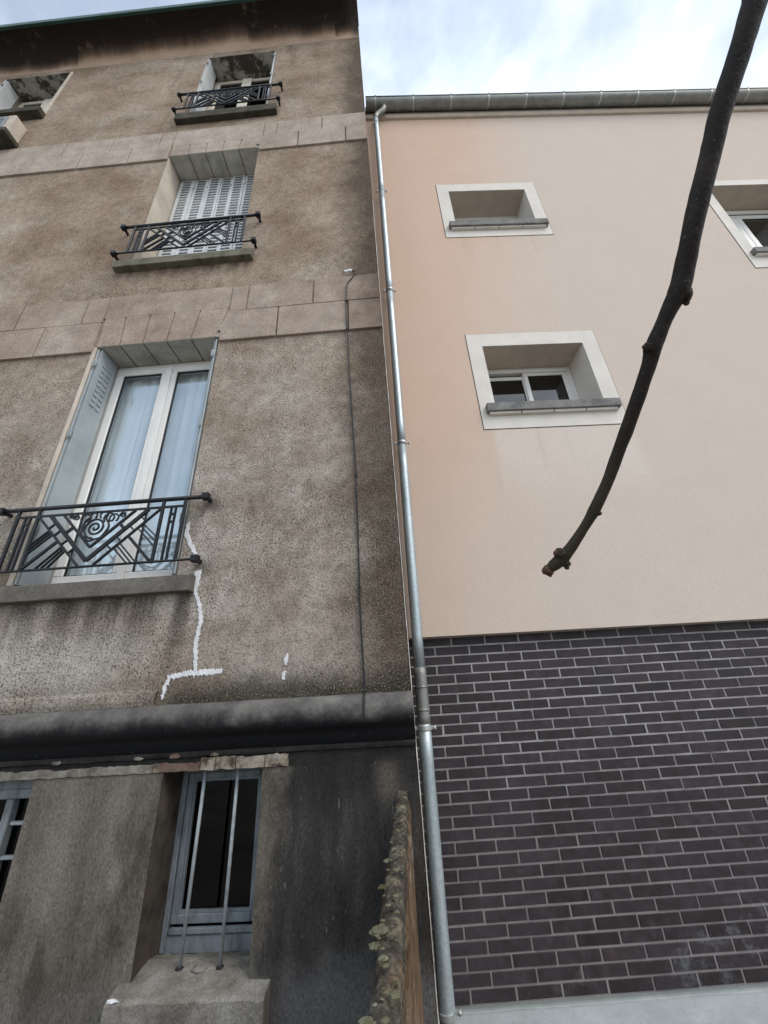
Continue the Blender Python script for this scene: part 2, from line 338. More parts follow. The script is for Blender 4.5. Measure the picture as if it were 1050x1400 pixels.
def m_render():
    t = NT('pink_beige_render'); L = t.local(); u, w, z = t.sepof(L)
    big = t.noise(0.45, 4, 0.55, L); fine = t.noise(120, 4, 0.75, L); mid = t.noise(3, 5, 0.6, L)
    c = t.ramp(big, [(0.3, (0.605, 0.425, 0.322)), (0.7, (0.620, 0.465, 0.370))])
    # paler toward the middle and lower part of the wall
    tone = t.mapr(t.add(u, t.add(t.mul(mid, 0.5), t.mul(z, -0.12))), 0.1, 2.0)
    c = t.mix(tone, c, (0.590, 0.500, 0.428))
    lo = t.mapr(t.add(z, t.mul(mid, 0.9)), 5.0, 3.0)
    c = t.mix(t.mul(lo, 0.45), c, (0.545, 0.487, 0.428))
    pt = t.mul(t.mul(t.mapr(u, 1.09, 1.14), t.mapr(u, 2.46, 2.36)), t.mul(t.mapr(z, 3.0, 3.7), t.mapr(z, 3.93, 3.92)))
    c = t.mix(t.mul(pt, 0.40), c, (0.66, 0.62, 0.56))
    c = t.mix(1.0, c, t.grey(t.mapr(mid, 0.3, 0.7, 0.985, 1.015)), 'MULTIPLY')
    c = t.mix(1.0, c, t.grey(t.mapr(fine, 0.3, 0.7, 0.90, 1.06)), 'MULTIPLY')
    drip = t.noise(14, 4, 0.6, t.vec((1, 1, 0.03), L))
    dz_ = t.add(t.mul(t.mul(t.mapr(u, 1.0, 1.06), t.mapr(u, 2.42, 2.36)), t.add(t.mul(t.mapr(z, 6.2, 6.85), t.mapr(z, 6.86, 6.85)), t.mul(t.mapr(z, 3.2, 3.92), t.mapr(z, 3.93, 3.92)))), t.mul(t.mapr(z, 9.0, 9.96), 0.7))
    c = t.mix(t.mul(t.mul(t.mapr(drip, 0.52, 0.68), dz_), 0.16), c, (0.28, 0.22, 0.18))
    return t.bsdf(c, 0.9, 0, t.bump(t.add(fine, t.mul(mid, 0.3)), 0.4, 0.004), 0.15)
M['render'] = m_render()
M['surround'] = plain('off_white_surround', (0.66, 0.62, 0.56), 0.8, var=0.07, sc=4, bump=0.15)
M['groove'] = plain('groove_shadow_gap', (0.10, 0.075, 0.06), 0.9)

def m_brick():
    t = NT('black_clinker_brick'); L = t.pos
    oi = t.n.new('ShaderNodeObjectInfo'); r = oi.outputs['Random']
    n = t.noise(16, 6, 0.7); f = t.noise(170, 3, 0.65); lg = t.noise(1.6, 4, 0.6)
    c = t.ramp(n, [(0.28, (0.018, 0.0125, 0.0145)), (0.55, (0.036, 0.0262, 0.0300)), (0.8, (0.066, 0.051, 0.057))])
    c = t.mix(1.0, c, t.grey(t.mapr(r, 0, 1, 0.66, 1.18, False)), 'MULTIPLY')
    c = t.mix(t.mul(t.mapr(lg, 0.45, 0.7), 0.35), c, (0.060, 0.054, 0.062))
    sm = t.mul(t.mapr(t.noise(5, 6, 0.75), 0.60, 0.72), 0.5)
    c = t.mix(sm, c, (0.085, 0.078, 0.082))
    X, Y, Z = t.xyz()
    efl = t.add(t.mul(t.mapr(t.noise(7, 7, 0.75), 0.50, 0.64), t.mul(t.mapr(Z, 0.72, 0.40), t.mapr(X, 1.15, 1.45))), t.mul(t.mapr(t.noise(20, 7, 0.8), 0.58, 0.68), t.mapr(Z, 0.50, 0.25, 0, 0.6)))
    c = t.mix(t.math('MINIMUM', t.mul(efl, 0.55), 0.6), c, (0.15, 0.165, 0.18))
    return t.bsdf(c, 0.62, 0, t.bump(t.add(t.mul(n, 0.6), f), 0.45, 0.004), 0.35)
M['brick'] = m_brick()
def m_mortar():
    t = NT('grey_mortar'); X, Y, Z = t.xyz(); n = t.noise(7, 6, 0.7); f = t.noise(200, 3, 0.7)
    c = t.ramp(n, [(0.3, (0.20, 0.185, 0.185)), (0.5, (0.33, 0.312, 0.312)), (0.75, (0.43, 0.41, 0.41))])
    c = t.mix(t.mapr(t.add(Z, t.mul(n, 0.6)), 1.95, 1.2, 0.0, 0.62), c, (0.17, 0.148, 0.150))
    return t.bsdf(c, 0.95, 0, t.bump(f, 0.5, 0.003), 0.1)
M['mortar'] = m_mortar()
def m_plinth():
    t = NT('pale_plinth'); X, Y, Z = t.xyz(); n = t.noise(5, 7, 0.7, t.vec((1, 1, 1.8)))
    c = t.ramp(n, [(0.3, (0.36, 0.385, 0.39)), (0.6, (0.45, 0.48, 0.49)), (0.8, (0.53, 0.55, 0.56))])
    gr = t.mul(t.mapr(t.add(Z, t.mul(n, 0.03)), 0.235, 0.262), 0.8)
    c = t.mix(gr, c, (0.10, 0.125, 0.105))
    ck = t.mapr(t.math('ABSOLUTE', t.add(t.noise(3.5, 6, 0.7), -0.5)), 0.008, 0.0)
    c = t.mix(t.mul(ck, 0.25), c, (0.18, 0.22, 0.25))
    return t.bsdf(c, 0.85, 0, t.bump(n, 0.3, 0.01), 0.2)
M['plinth'] = m_plinth()
def m_zinc(name, a, b, rough):
    t = NT(name); n = t.noise(9, 6, 0.68, t.vec((1, 1, 0.25))); v = t.voro(55)
    c = t.ramp(n, [(0.3, a), (0.7, b)])
    c = t.mix(1.0, c, t.grey(t.mapr(v, 0.0, 0.7, 0.88, 1.12)), 'MULTIPLY')
    return t.bsdf(c, t.mapr(n, 0.3, 0.7, rough, rough+0.15), 0.55, t.bump(n, 0.15, 0.004), 0.5)
M['zinc'] = m_zinc('galvanised_pipe', (0.30, 0.36, 0.38), (0.47, 0.53, 0.55), 0.36)
M['gutter'] = m_zinc('weathered_zinc', (0.17, 0.175, 0.165), (0.30, 0.305, 0.285), 0.45)
M['hook'] = m_zinc('bright_hook', (0.36, 0.37, 0.36), (0.50, 0.51, 0.49), 0.35)
M['trim'] = plain('beige_trim', (0.50, 0.42, 0.34), 0.6, var=0.1)
M['roof'] = plain('roof_zinc', (0.22, 0.23, 0.24), 0.5)
M['bark'] = None
def m_bark():
    t = NT('dark_twig_bark'); L = t.pos; n = t.noise(60, 6, 0.7); m = t.noise(15, 5, 0.6)
    c = t.ramp(m, [(0.3, (0.0075, 0.0052, 0.0042)), (0.55, (0.017, 0.0115, 0.009)), (0.75, (0.042, 0.029, 0.022))])
    X, Y, Z = t.xyz()
    tip = t.mapr(Z, 2.00, 1.90)
    c = t.mix(t.mul(tip, t.mapr(m, 0.3, 0.7, 0.35, 0.85)), c, (0.052, 0.042, 0.021))
    lent = t.mapr(t.noise(330, 2, 0.5), 0.68, 0.74)
    c = t.mix(t.mul(lent, 0.5), c, (0.17, 0.13, 0.10))
    return t.bsdf(c, 0.62, 0, t.bump(t.add(n, t.mul(t.noise(220, 4, 0.7), 0.6)), 0.8, 0.0022), 0.25)
M['bark'] = m_bark()
M['bud'] = plain('reddish_bud', (0.085, 0.040, 0.026), 0.6, var=0.35, sc=150)
def m_coping():
    t = NT('lichened_coping'); n = t.noise(22, 7, 0.75); b = t.noise(9, 5, 0.6)
    c = t.ramp(n, [(0.3, (0.022, 0.021, 0.019)), (0.5, (0.075, 0.068, 0.055)), (0.62, (0.19, 0.165, 0.12)), (0.78, (0.36, 0.33, 0.25))])
    c = t.mix(t.mapr(b, 0.60, 0.70, 0, 0.8), c, t.mix(n, (0.20, 0.10, 0.055), (0.36, 0.25, 0.15)))
    return t.bsdf(c, 0.95, 0, t.bump(n, 0.9, 0.012), 0.1)
M['coping'] = m_coping()
def m_lichen():
    t = NT('grey_green_lichen'); n = t.noise(120, 5, 0.7); b = t.noise(25, 4, 0.6)
    c = t.ramp(b, [(0.3, (0.055, 0.048, 0.022)), (0.5, (0.13, 0.125, 0.080)), (0.7, (0.22, 0.225, 0.165))])
    return t.bsdf(c, 0.95, 0, t.bump(n, 0.8, 0.004), 0.1)
M['lichen'] = m_lichen()
def m_gwall():
    t = NT('brown_garden_wall'); n = t.noise(14, 6, 0.7, t.vec((1, 0.25, 1.0))); s = t.noise(45, 5, 0.7, t.vec((1, 0.15, 1)))
    c = t.ramp(s, [(0.3, (0.035, 0.022, 0.014)), (0.5, (0.115, 0.075, 0.045)), (0.72, (0.24, 0.175, 0.115))])
    c = t.mix(t.mapr(n, 0.55, 0.68), c, (0.27, 0.235, 0.19))
    return t.bsdf(c, 0.9, 0, t.bump(s, 0.8, 0.01), 0.15)
M['gwall'] = m_gwall()
M['ground'] = plain('courtyard_ground', (0.26, 0.245, 0.22), 0.95, var=0.3, sc=1.2, bump=0.5, bsc=40)
M['trunk'] = plain('tree_bark', (0.075, 0.06, 0.05), 0.9, var=0.4, sc=14, bump=0.8, bsc=30)
M['grille'] = plain('grey_grille', (0.21, 0.24, 0.25), 0.5, var=0.3, sc=30)

# ------------------------------------------------------------------ helpers: geometry
class MB:
    def __init__(s): s.v = []; s.f = []
    def add(s, vs, fs):
        b = len(s.v); s.v += [tuple(p) for p in vs]; s.f += [tuple(i+b for i in f) for f in fs]; return s
    def quad(s, a, b, c, d): return s.add([a, b, c, d], [(0, 1, 2, 3)])
    def box(s, x0, x1, y0, y1, z0, z1):
        return s.add([(x0, y0, z0), (x1, y0, z0), (x1, y1, z0), (x0, y1, z0), (x0, y0, z1), (x1, y0, z1), (x1, y1, z1), (x0, y1, z1)],
              [(3, 2, 1, 0), (4, 5, 6, 7), (0, 1, 5, 4), (1, 2, 6, 5), (2, 3, 7, 6), (3, 0, 4, 7)])
    def prism(s, poly, y0, y1):
        """polygon in (x,z), counter-clockwise seen from -Y, extruded from y0 (front) to y1"""
        n = len(poly); vs = [(x, y0, z) for x, z in poly]+[(x, y1, z) for x, z in poly]
        fs = [tuple(range(n)), tuple(range(2*n-1, n-1, -1))]+[(i, i+n, (i+1) % n+n, (i+1) % n) for i in range(n)]
        return s.add(vs, fs)
    def tube(s, pts, rad, seg=8, caps=True):
        pts = [Vector(p) for p in pts]; n = len(pts)
        rad = rad if isinstance(rad, (list, tuple)) else [rad]*n
        b = len(s.v); up = None
        for i, p in enumerate(pts):
            d = (pts[min(i+1, n-1)]-pts[max(i-1, 0)]).normalized()
            if up is None:
                up = Vector((0, 0, 1)) if abs(d.z) < 0.9 else Vector((1, 0, 0))
            a = (up-d*up.dot(d)).normalized(); c = d.cross(a); up = a
            for k in range(seg):
                t = 2*pi*k/seg; s.v.append(tuple(p+(a*cos(t)+c*sin(t))*rad[i]))
        for i in range(n-1):
            for k in range(seg):
                k2 = (k+1) % seg
                s.f.append((b+i*seg+k, b+i*seg+k2, b+(i+1)*seg+k2, b+(i+1)*seg+k))
        if caps:
            s.f.append(tuple(b+k for k in reversed(range(seg)))); s.f.append(tuple(b+(n-1)*seg+k for k in range(seg)))
        return s
    def bar(s, p, q, wd, y0, y1):
        """flat bar in the XZ plane from p to q, width wd, between depths y0,y1"""
        d = Vector((q[0]-p[0], q[1]-p[1])); L = d.length
        if L < 1e-6: return s
        n = Vector((-d.y, d.x))/L*wd/2
        return s.prism([(p[0]-n.x, p[1]-n.y), (q[0]-n.x, q[1]-n.y), (q[0]+n.x, q[1]+n.y), (p[0]+n.x, p[1]+n.y)][::1], y0, y1)
    def extrude_x(s, prof, x0, x1f, n=1):
        """open profile [(y,z)] swept along X; x1f is a function of z giving the right end"""
        m = len(prof); b = len(s.v)
        for y, z in prof:
            for k in range(n+1): s.v.append((x0+(x1f(z)-x0)*k/n, y, z))
        for i in range(m-1):
            for k in range(n):
                a = b+i*(n+1)+k; s.f.append((a, a+1, a+n+2, a+n+1))
        return s
    def build(s, name, mat, parent=None, smooth=False, bevel=0.0, bseg=1):
        me = bpy.data.meshes.new(name); me.from_pydata(s.v, [], s.f); me.validate(); me.update()
        bm = bmesh.new(); bm.from_mesh(me)
        if bevel:
            bmesh.ops.bevel(bm, geom=[e for e in bm.edges if len(e.link_faces) == 2 and e.calc_face_angle(0) > 0.3], offset=bevel, segments=bseg, affect='EDGES', profile=0.6)
        bmesh.ops.recalc_face_normals(bm, faces=bm.faces)
        bm.to_mesh(me); bm.free()
        me.materials.append(M[mat] if isinstance(mat, str) else mat)
        if smooth:
            for p in me.polygons: p.use_smooth = True
        o = bpy.data.objects.new(name, me); COL.objects.link(o)
        if parent: o.parent = parent
        return o
def tag(o, label=None, cat=None, group=None, kind=None):
    if label: o['label'] = label
    if cat: o['category'] = cat
    if group: o['group'] = group
    if kind: o['kind'] = kind
    return o
def empty(name, loc=(0, 0, 0), rz=0.0, parent=None):
    o = bpy.data.objects.new(name, None); COL.objects.link(o); o.location = loc; o.rotation_euler = (0, 0, rz)
    o.empty_display_size = 0.2
    if parent: o.parent = parent
    return o
def copy_tree(o, parent=None):
    c = o.copy(); COL.objects.link(c); c.parent = parent
    for ch in o.children: copy_tree(ch, c)
    return c
def part(name, mat, parent, *boxes, bevel=0.0, label=None):
    m = MB()
    for b in boxes: m.box(*b)
    o = m.build(name, mat, parent, bevel=bevel)
    if label: o['label'] = label
    return o
def wall_holes(m, x0, x1, z0, z1, holes, y, xr=None, xcuts=(), zcuts=()):
    xs = sorted({x0, x1, *[h[0] for h in holes], *[h[1] for h in holes], *xcuts}); zs = sorted({z0, z1, *[h[2] for h in holes], *[h[3] for h in holes], *zcuts})
    xs = [x for x in xs if x0 <= x <= x1]; zs = [z for z in zs if z0 <= z <= z1]
    X = lambda x, z: xr(z) if (xr and x == x1) else x
    for i in range(len(xs)-1):
        for j in range(len(zs)-1):
            cx, cz = (xs[i]+xs[i+1])/2, (zs[j]+zs[j+1])/2
            if any(h[0] < cx < h[1] and h[2] < cz < h[3] for h in holes): continue
            m.quad((X(xs[i], zs[j]), y, zs[j]), (X(xs[i+1], zs[j]), y, zs[j]), (X(xs[i+1], zs[j+1]), y, zs[j+1]), (X(xs[i], zs[j+1]), y, zs[j+1]))
    return m
def rough_blob(m, c, r, seed, sub=2, amp=0.25, sq=(1, 1, 1), fr=2.0):
    bm = bmesh.new(); bmesh.ops.create_icosphere(bm, subdivisions=sub, radius=1.0)
    bm.verts.ensure_lookup_table(); b = len(m.v)
    for v in bm.verts:
        k = 1+amp*mnoise.noise(v.co*fr+Vector((seed*3.1, seed*1.7, seed)))
        m.v.append((c[0]+v.co.x*r*k*sq[0], c[1]+v.co.y*r*k*sq[1], c[2]+v.co.z*r*k*sq[2]))
    for f in bm.faces: m.f.append(tuple(b+v.index for v in f.verts))
    bm.free(); return m

# ------------------------------------------------------------------ setting: ground
g = MB().quad((-1500, -1500, 0), (1500, -1500, 0), (1500, 1500, 0), (-1500, 1500, 0)).build('ground', 'ground'); tag(g, kind='structure')

# ================================================================== the old house (facade plane Y = 0)
house = tag(empty('old_house'), 'soot-stained grey-brown roughcast apartment house on the left with iron window railings', 'building')
XL = -8.0
xr = lambda z: 0.010-0.0050*(z-1.7)
W1 = (-2.47, -1.40, 2.47, 4.605); W2 = (-2.435, -1.335, 5.70, 7.815); W3 = (-2.385, -1.305, 8.78, 10.775); W3L = (-5.63, -4.555, 9.33, 10.825)
B1 = (-1.278, -0.765, 0.69, 1.47); B2 = (-2.62, -1.953, 0.55, 1.465)
m = MB(); wall_holes(m, XL, 0.0, 1.55, 10.95, [W1, W2, W3, W3L], 0.0, xr)
m.build('wall', 'wall', house)
# free side wall, back, hidden left end: closes the building so that the rooms are dark
m = MB()
m.quad((xr(0), 0, 0), (xr(0), 9, 0), (xr(11.4), 9, 11.4), (xr(11.4), 0, 11.4))
m.quad((XL, 9, 0), (0, 9, 0), (0, 9, 11.4), (XL, 9, 11.4)); m.quad((XL, 0, 0), (XL, 9, 0), (XL, 9, 11.4), (XL, 0, 11.4))
m.build('side_wall', 'wall', house)
m = MB()
for z in (1.66, 5.2, 8.3, 11.2): m.quad((XL, 0.30, z), (xr(z)-.02, 0.30, z), (xr(z)-.02, 8.98, z), (XL, 8.98, z))
m.quad((XL, 1.6, 0), (-.1, 1.6, 0), (-.1, 1.6, 11.2), (XL, 1.6, 11.2))
m.build('inner_floor', 'dark', house)
# reveals
def reveal(w, d, mats, skip=()):
    x0, x1, z0, z1 = w
    m = MB().quad((x0, 0, z0), (x0, d, z0), (x0, d, z1), (x0, 0, z1)); m.quad((x1, 0, z0), (x1, d, z0), (x1, d, z1), (x1, 0, z1))
    m.quad((x0, 0, z0), (x1, 0, z0), (x1, d, z0), (x0, d, z0)); m.build('reveal', mats[0], house)
    if mats[1]:
        MB().quad((x0, 0, z1), (x1, 0, z1), (x1, d, z1), (x0, d, z1)).build('soffit', mats[1], house)
reveal(W1, 0.30, ('reveal', None)); reveal(W2, 0.30, ('reveal', None)); reveal(W3, 0.30, ('reveal', 'soffit')); reveal(W3L, 0.30, ('reveal', 'soffit'))
# cove cornice with green zinc edge
prof = [(0.0, 10.95)]+[(-0.36*(1-cos(t)), 10.95+0.43*sin(t)) for t in [pi/2*k/12 for k in range(1, 13)]]
m = MB().extrude_x(prof, XL, xr, 1)
capv = [(xr(z), y, z) for y, z in prof]+[(xr(11.38), 0.0, 11.38)]
m.add(capv, [tuple(range(len(capv)))])
m.build('cove_cornice', 'cove', house, smooth=False)
m = MB().box(XL, xr(11.4)+0.01, -0.385, 0.0, 11.382, 11.44); m.box(XL, xr(11.4)+0.012, -0.40, -0.386, 11.36, 11.46)
m.build('roof_edge', 'green', house)
MB().quad((XL, -0.38, 11.45), (xr(11.4), -0.38, 11.45), (xr(11.4), 4.5, 13.6), (XL, 4.5, 13.6)).quad((XL, 9, 11.4), (xr(11.4), 9, 11.4), (xr(11.4), 4.5, 13.6), (XL, 4.5, 13.6)).add([(xr(11.4), -.38, 11.44), (xr(11.4), 9, 11.4), (xr(11.4), 4.5, 13.6)], [(0, 1, 2)]).build('roof', 'roof', house)
# string courses made of cut blocks
def block(poly, y0=-0.016, mat='block', name='block'):
    cx = sum(p[0] for p in poly)/len(poly); cz = sum(p[1] for p in poly)/len(poly); gp = 0.0065
    q = []
    n = len(poly)
    for i, (x, z) in enumerate(poly):
        dx, dz = x-cx, z-cz; L = max(abs(dx), 1e-6); H = max(abs(dz), 1e-6)
        q.append((x-gp*dx/L, z-gp*dz/H))
    y = y0+random.uniform(-0.002, 0.002)
    return MB().prism(q, y, 0.004).build(name, mat, house, bevel=0.003)
def course(z0, z1, xs, y0=-0.016):
    for a, b in zip(xs[:-1], xs[1:]):
        if b == 'R': block([(a, z0), (xr(z0)+0.004, z0), (xr(z1)+0.004, z1), (a, z1)], y0)
        else: block([(a, z0), (b, z0), (b, z1), (a, z1)], y0)
# lower band
lx = lambda s, st: [s-st*k for k in range(6, 0, -1)]
course(4.54, 4.91, lx(-3.018, 0.62)+[-3.018, -2.50], -0.02); course(4.91, 5.248, lx(-3.332, 0.625)+[-3.332, -2.705, -2.50], -0.014)
block([(-1.397, 4.541), (-0.903, 4.541), (-0.903, 4.909), (-1.352, 4.909), (-1.425, 4.66), (-1.397, 4.66)], -0.02)
course(4.54, 4.91, [-0.903, -0.29, 'R'], -0.02); course(4.91, 5.248, [-1.197, -0.60, 'R'], -0.014)
# upper band
course(7.728, 8.09, lx(-4.207, 0.63)+[-4.207, -3.579, -2.946, -2.44], -0.02); course(8.09, 8.43, lx(-4.515, 0.632)+[-4.515, -3.88, -3.25, -2.62, -2.44], -0.014)
block([(-1.33, 7.73), (-0.857, 7.73), (-0.857, 8.088), (-1.30, 8.088), (-1.37, 7.86), (-1.33, 7.86)], -0.02)
course(7.728, 8.09, [-0.857, -0.277, 'R'], -0.02); course(8.09, 8.43, [-1.142, -0.572, 'R'], -0.014)
# flat arches over the windows: voussoirs whose undersides form the soffit
def flat_arch(xs, tops, z0, z1a, d, zt):
    for i in range(len(xs)-1):
        a, b = xs[i]+0.004, xs[i+1]-0.004; ta, tb = tops[i]+0.004, tops[i+1]-0.004
        vs = [(a, -0.012, z0), (b, -0.012, z0), (tb, -0.012, zt), (ta, -0.012, zt), (a, d, z0), (b, d, z0), (tb, d, zt), (ta, d, zt)]
        o = MB().add(vs, [(0, 1, 2, 3), (7, 6, 5, 4), (1, 0, 4, 5), (2, 1, 5, 6), (3, 2, 6, 7), (0, 3, 7, 4)]).build('voussoir', 'block', house, bevel=0.004)
        o.data.materials.append(M['soffit'])
        for p in o.data.polygons:
            if p.normal.z < -0.7: p.material_index = 1
flat_arch([-2.475, -2.272, -2.067, -1.861, -1.648, -1.425], [-2.490, -2.30, -2.072, -1.848, -1.614, -1.352], 4.605, 0, 0.30, 4.98)
flat_arch([-2.435, -2.199, -1.993, -1.787, -1.580, -1.365], [-2.435, -2.215, -1.998, -1.780, -1.56, -1.302], 7.815, 0, 0.30, 8.075)
MB().box(-2.497, -1.353, -0.0128, 0.004, 4.960, 5.246).build('lintel_panel', 'block', house)
MB().box(-2.437, -1.305, -0.0128, 0.004, 8.05, 8.428).build('lintel_panel', 'block', house)
MB().box(-1.348, -1.203, -0.010, 0.004, 4.917, 5.246).build('block', 'block', house, bevel=0.003)
MB().box(-1.299, -1.148, -0.010, 0.004, 8.096, 8.428).build('block', 'block', house, bevel=0.003)
MB().box(-1.425, -1.400, -0.006, 0.30, 4.607, 4.66).build('soffit_strip', 'soffit', house)
MB().box(-1.365, -1.335, -0.006, 0.30, 7.816, 7.86).build('soffit_strip', 'soffit', house)

# window sills
def sill(x0, x1, z0, z1, p, mat, d=0.28, tilt=0.012):
    vs = [(x0, -p, z0), (x1, -p, z0), (x1, d, z0), (x0, d, z0), (x0, -p, z1-tilt), (x1, -p, z1-tilt), (x1, d, z1), (x0, d, z1)]
    return MB().add(vs, [(3, 2, 1, 0), (4, 5, 6, 7), (0, 1, 5, 4), (1, 2, 6, 5), (2, 3, 7, 6), (3, 0, 4, 7)]).build('window_sill', mat, house, bevel=0.006, bseg=2)
sill(-2.58, -1.272, 2.392, 2.505, 0.06, 'sill1'); sill(-2.565, -1.20, 5.625, 5.735, 0.065, 'sill2'); sill(-2.50, -1.165, 8.63, 8.80, 0.065, 'sill3'); sill(-5.75, -4.50, 9.27, 9.40, 0.10, 'sill3')
# recessed plaster panel edge under the second sill
# ------- windows
def frame_boxes(x0, x1, z0, z1, y0, y1, t):
    return [(x0, x1, y0, y1, z1-t, z1), (x0, x1, y0, y1, z0, z0+t), (x0, x0+t, y0, y1, z0+t, z1-t), (x1-t, x1, y0, y1, z0+t, z1-t)]
def sash(win, x0, x1, z0, z1, y, t, mat, glass, seal=True):
    s = part('sash', mat, win, *frame_boxes(x0, x1, z0, z1, y, y+0.05, t), bevel=0.006)
    if seal: part('gasket', 'seal', win, *frame_boxes(x0+t-.001, x1-t+.001, z0+t-.001, z1-t+.001, y+0.012, y+0.03, 0.008))
    part('pane', glass, win, (x0+t-.005, x1-t+.005, y+0.018, y+0.024, z0+t-.005, z1-t+.005))
def curtain(win, x0, x1, z0, z1, y, seed, amp=0.02, waves=9):
    m = MB(); n = 90; rows = 2
    for j in range(rows):
        for i in range(n+1):
            u = i/n; ph = u*waves*2*pi+1.3*sin(u*9+seed)
            m.v.append((x0+(x1-x0)*u, y+amp*sin(ph)+0.4*amp*sin(ph*2.3+seed), z0+(z1-z0)*j))
    for i in range(n): m.f.append((i, i+1, n+2+i, n+1+i))
    return m.build('curtain', 'curtain', win, smooth=True)
# first floor: white two-leaf window
win = part('window', 'white', house, *frame_boxes(W1[0]+.002, W1[1]-.002, 2.50, 4.60, 0.23, 0.30, 0.045), bevel=0.005); win['label'] = 'white two-leaf window with blue sky reflected in its panes'
sash(win, -2.425, -1.937, 2.56, 4.553, 0.215, 0.068, 'white', 'glass'); sash(win, -1.933, -1.448, 2.56, 4.553, 0.215, 0.068, 'white', 'glass')
part('mullion_cover', 'white', win, (-1.962, -1.908, 0.203, 0.214, 2.57, 4.545), bevel=0.004)
part('drip_rail', 'white', win, (-2.40, -1.46, 0.185, 0.214, 2.545, 2.575), bevel=0.006)
curtain(win, -2.40, -1.93, 2.5, 4.56, 0.305, 1.0, 0.010, 3); curtain(win, -1.90, -1.45, 2.5, 4.56, 0.305, 2.2, 0.010, 3)
# second floor: closed slotted shutters
def slot_leaf(parent, x0, x1, z0, z1, y, mat, pitch=0.056, sh=0.029, sl=0.100, ztop=None, zbot=None, axis='x'):
    """metal shutter leaf with real slots, lying in the XZ plane (axis x) or YZ plane (axis y)"""
    ztop = ztop or z1-0.06; zbot = zbot or z0+0.06; c = (x0+x1)/2
    hs = []; z = ztop
    while z-sh > zbot: hs.append((c-sl/2, c+sl/2, z-sh, z)); z -= pitch
    m = MB()
    wall_holes(m, x0, x1, z0, z1, hs, y)
    wall_holes(m, x0, x1, z0, z1, hs, y+0.012)
    m.quad((x0, y, z0), (x0, y+.012, z0), (x0, y+.012, z1), (x0, y, z1)); m.quad((x1, y, z0), (x1, y+.012, z0), (x1, y+.012, z1), (x1, y, z1))
    for h in hs:     # pressed louvre lips
        m.quad((h[0], y, h[3]), (h[1], y, h[3]), (h[1], y-0.006, h[3]-sh*0.2), (h[0], y-0.006, h[3]-sh*0.2))
    if axis == 'y': m.v = [(y_, x_, z_) for x_, y_, z_ in m.v]
    return m.build('shutter_leaf', mat, parent)
win = part('window', 'white', house, *frame_boxes(W2[0]+.003, W2[1]-.003, 5.735, 7.81, 0.285, 0.34, 0.05)); win['label'] = 'second floor window behind closed slotted shutters'
n6 = 6; a0, a1 = W2[0]+0.014, W2[1]-0.008; wl6 = (a1-a0)/n6
LE = [-2.421, -2.235, -2.052, -1.892, -1.747, -1.590, -1.425]
for k in range(n6): slot_leaf(win, LE[k]+0.002, LE[k+1]-0.002, 5.745, 7.80, 0.245+(0.006 if k % 2 else 0), 'shutter2', ztop=7.77)
part('shutter_post', 'shutter2', win, (-1.423, -1.342, 0.245, 0.262, 5.745, 7.80))
for k in (1, 2, 4, 5): part('hinge', 'shutter2', win, (LE[k]-0.012, LE[k]+0.012, 0.236, 0.246, 7.60, 7.68), (LE[k]-0.012, LE[k]+0.012, 0.236, 0.246, 6.40, 6.48))
part('pane', 'glass_old', win, (W2[0]+.05, W2[1]-.05, 0.31, 0.316, 5.78, 7.76))
# third floor windows
def top_window(w, zb, seed):
    x0, x1, z0, z1 = w
    win = part('window', 'cream', house, *frame_boxes(x0+.002, x1-.002, zb, z1-0.02, 0.26, 0.31, 0.05), bevel=0.004)
    cx = (x0+x1)/2
    sash(win, x0+0.05, cx-0.002, zb+.05, z1-0.07, 0.25, 0.055, 'cream', 'glass_old', False); sash(win, cx+0.002, x1-0.05, zb+.05, z1-0.07, 0.25, 0.055, 'cream', 'glass_old', False)
    part('mullion_cover', 'cream', win, (cx-0.075, cx+0.075, 0.232, 0.249, zb+.06, z1-0.075), bevel=0.004)
    return win
top_window(W3, 8.80, 1)['label'] = 'small top floor window behind the iron railing'; top_window(W3L, 9.40, 2)['label'] = 'top floor kitchen window at the left edge'
# folded shutters standing in the reveals
def folded(w, zb, side, mat, depth=0.20, slots=True):
    x0, x1, z0, z1 = w
    f = empty('shutter', (0, 0, 0), 0, house)
    for k in range(2):
        if side < 0: xa = x0+0.012+0.020*k
        else: xa = x1-0.024-0.020*k
        if slots and side < 0 and k == 1:
            o = MB(); hs = []
            z = z1-0.14
            for i in range(9): hs += [(0.055, 0.095, z-0.02, z), (0.115, 0.155, z-0.02, z)]; z -= 0.052
            wall_holes(o, -0.004+0.014*k, depth, zb, z1-0.02, [], 0.010); wall_holes(o, -0.004+0.014*k, depth, zb, z1-0.02, [], 0.0)
            for h in hs: o.quad((h[0], 0.0105, h[3]), (h[1], 0.0105, h[3]), (h[1], 0.019, h[2]), (h[0], 0.019, h[2])).quad((h[0], 0.0105, h[2]-.004), (h[1], 0.0105, h[2]-.004), (h[1], 0.019, h[2]), (h[0], 0.019, h[2]))
            o.quad((0.01, 0, zb), (0.01, 0.01, zb), (0.01, 0.01, z1-.02), (0.01, 0, z1-.02)).quad((depth, 0, zb), (depth, 0.01, zb), (depth, 0.01, z1-.02), (depth, 0, z1-.02))
            o.v = [(xa+b, a, c) for a, b, c in o.v]; o.build('shutter_leaf', mat, f)
        else: part('shutter_leaf', mat, f, (xa, xa+0.010, -0.004+0.014*k, depth, zb, z1-0.02), bevel=0.002)
    hx = x0+0.03 if side < 0 else x1-0.03
    for hz in (zb+0.35, (zb+z1)/2+0.1, z1-0.22):
        part('hinge', 'bar', f, (hx-0.016, hx+0.016, -0.012, -0.005, hz, hz+0.07), bevel=0.003)
        part('hinge_pin', 'bar', f, (hx-0.006, hx+0.006, -0.018, -0.0125, hz-0.012, hz+0.03), bevel=0.002)
    return f
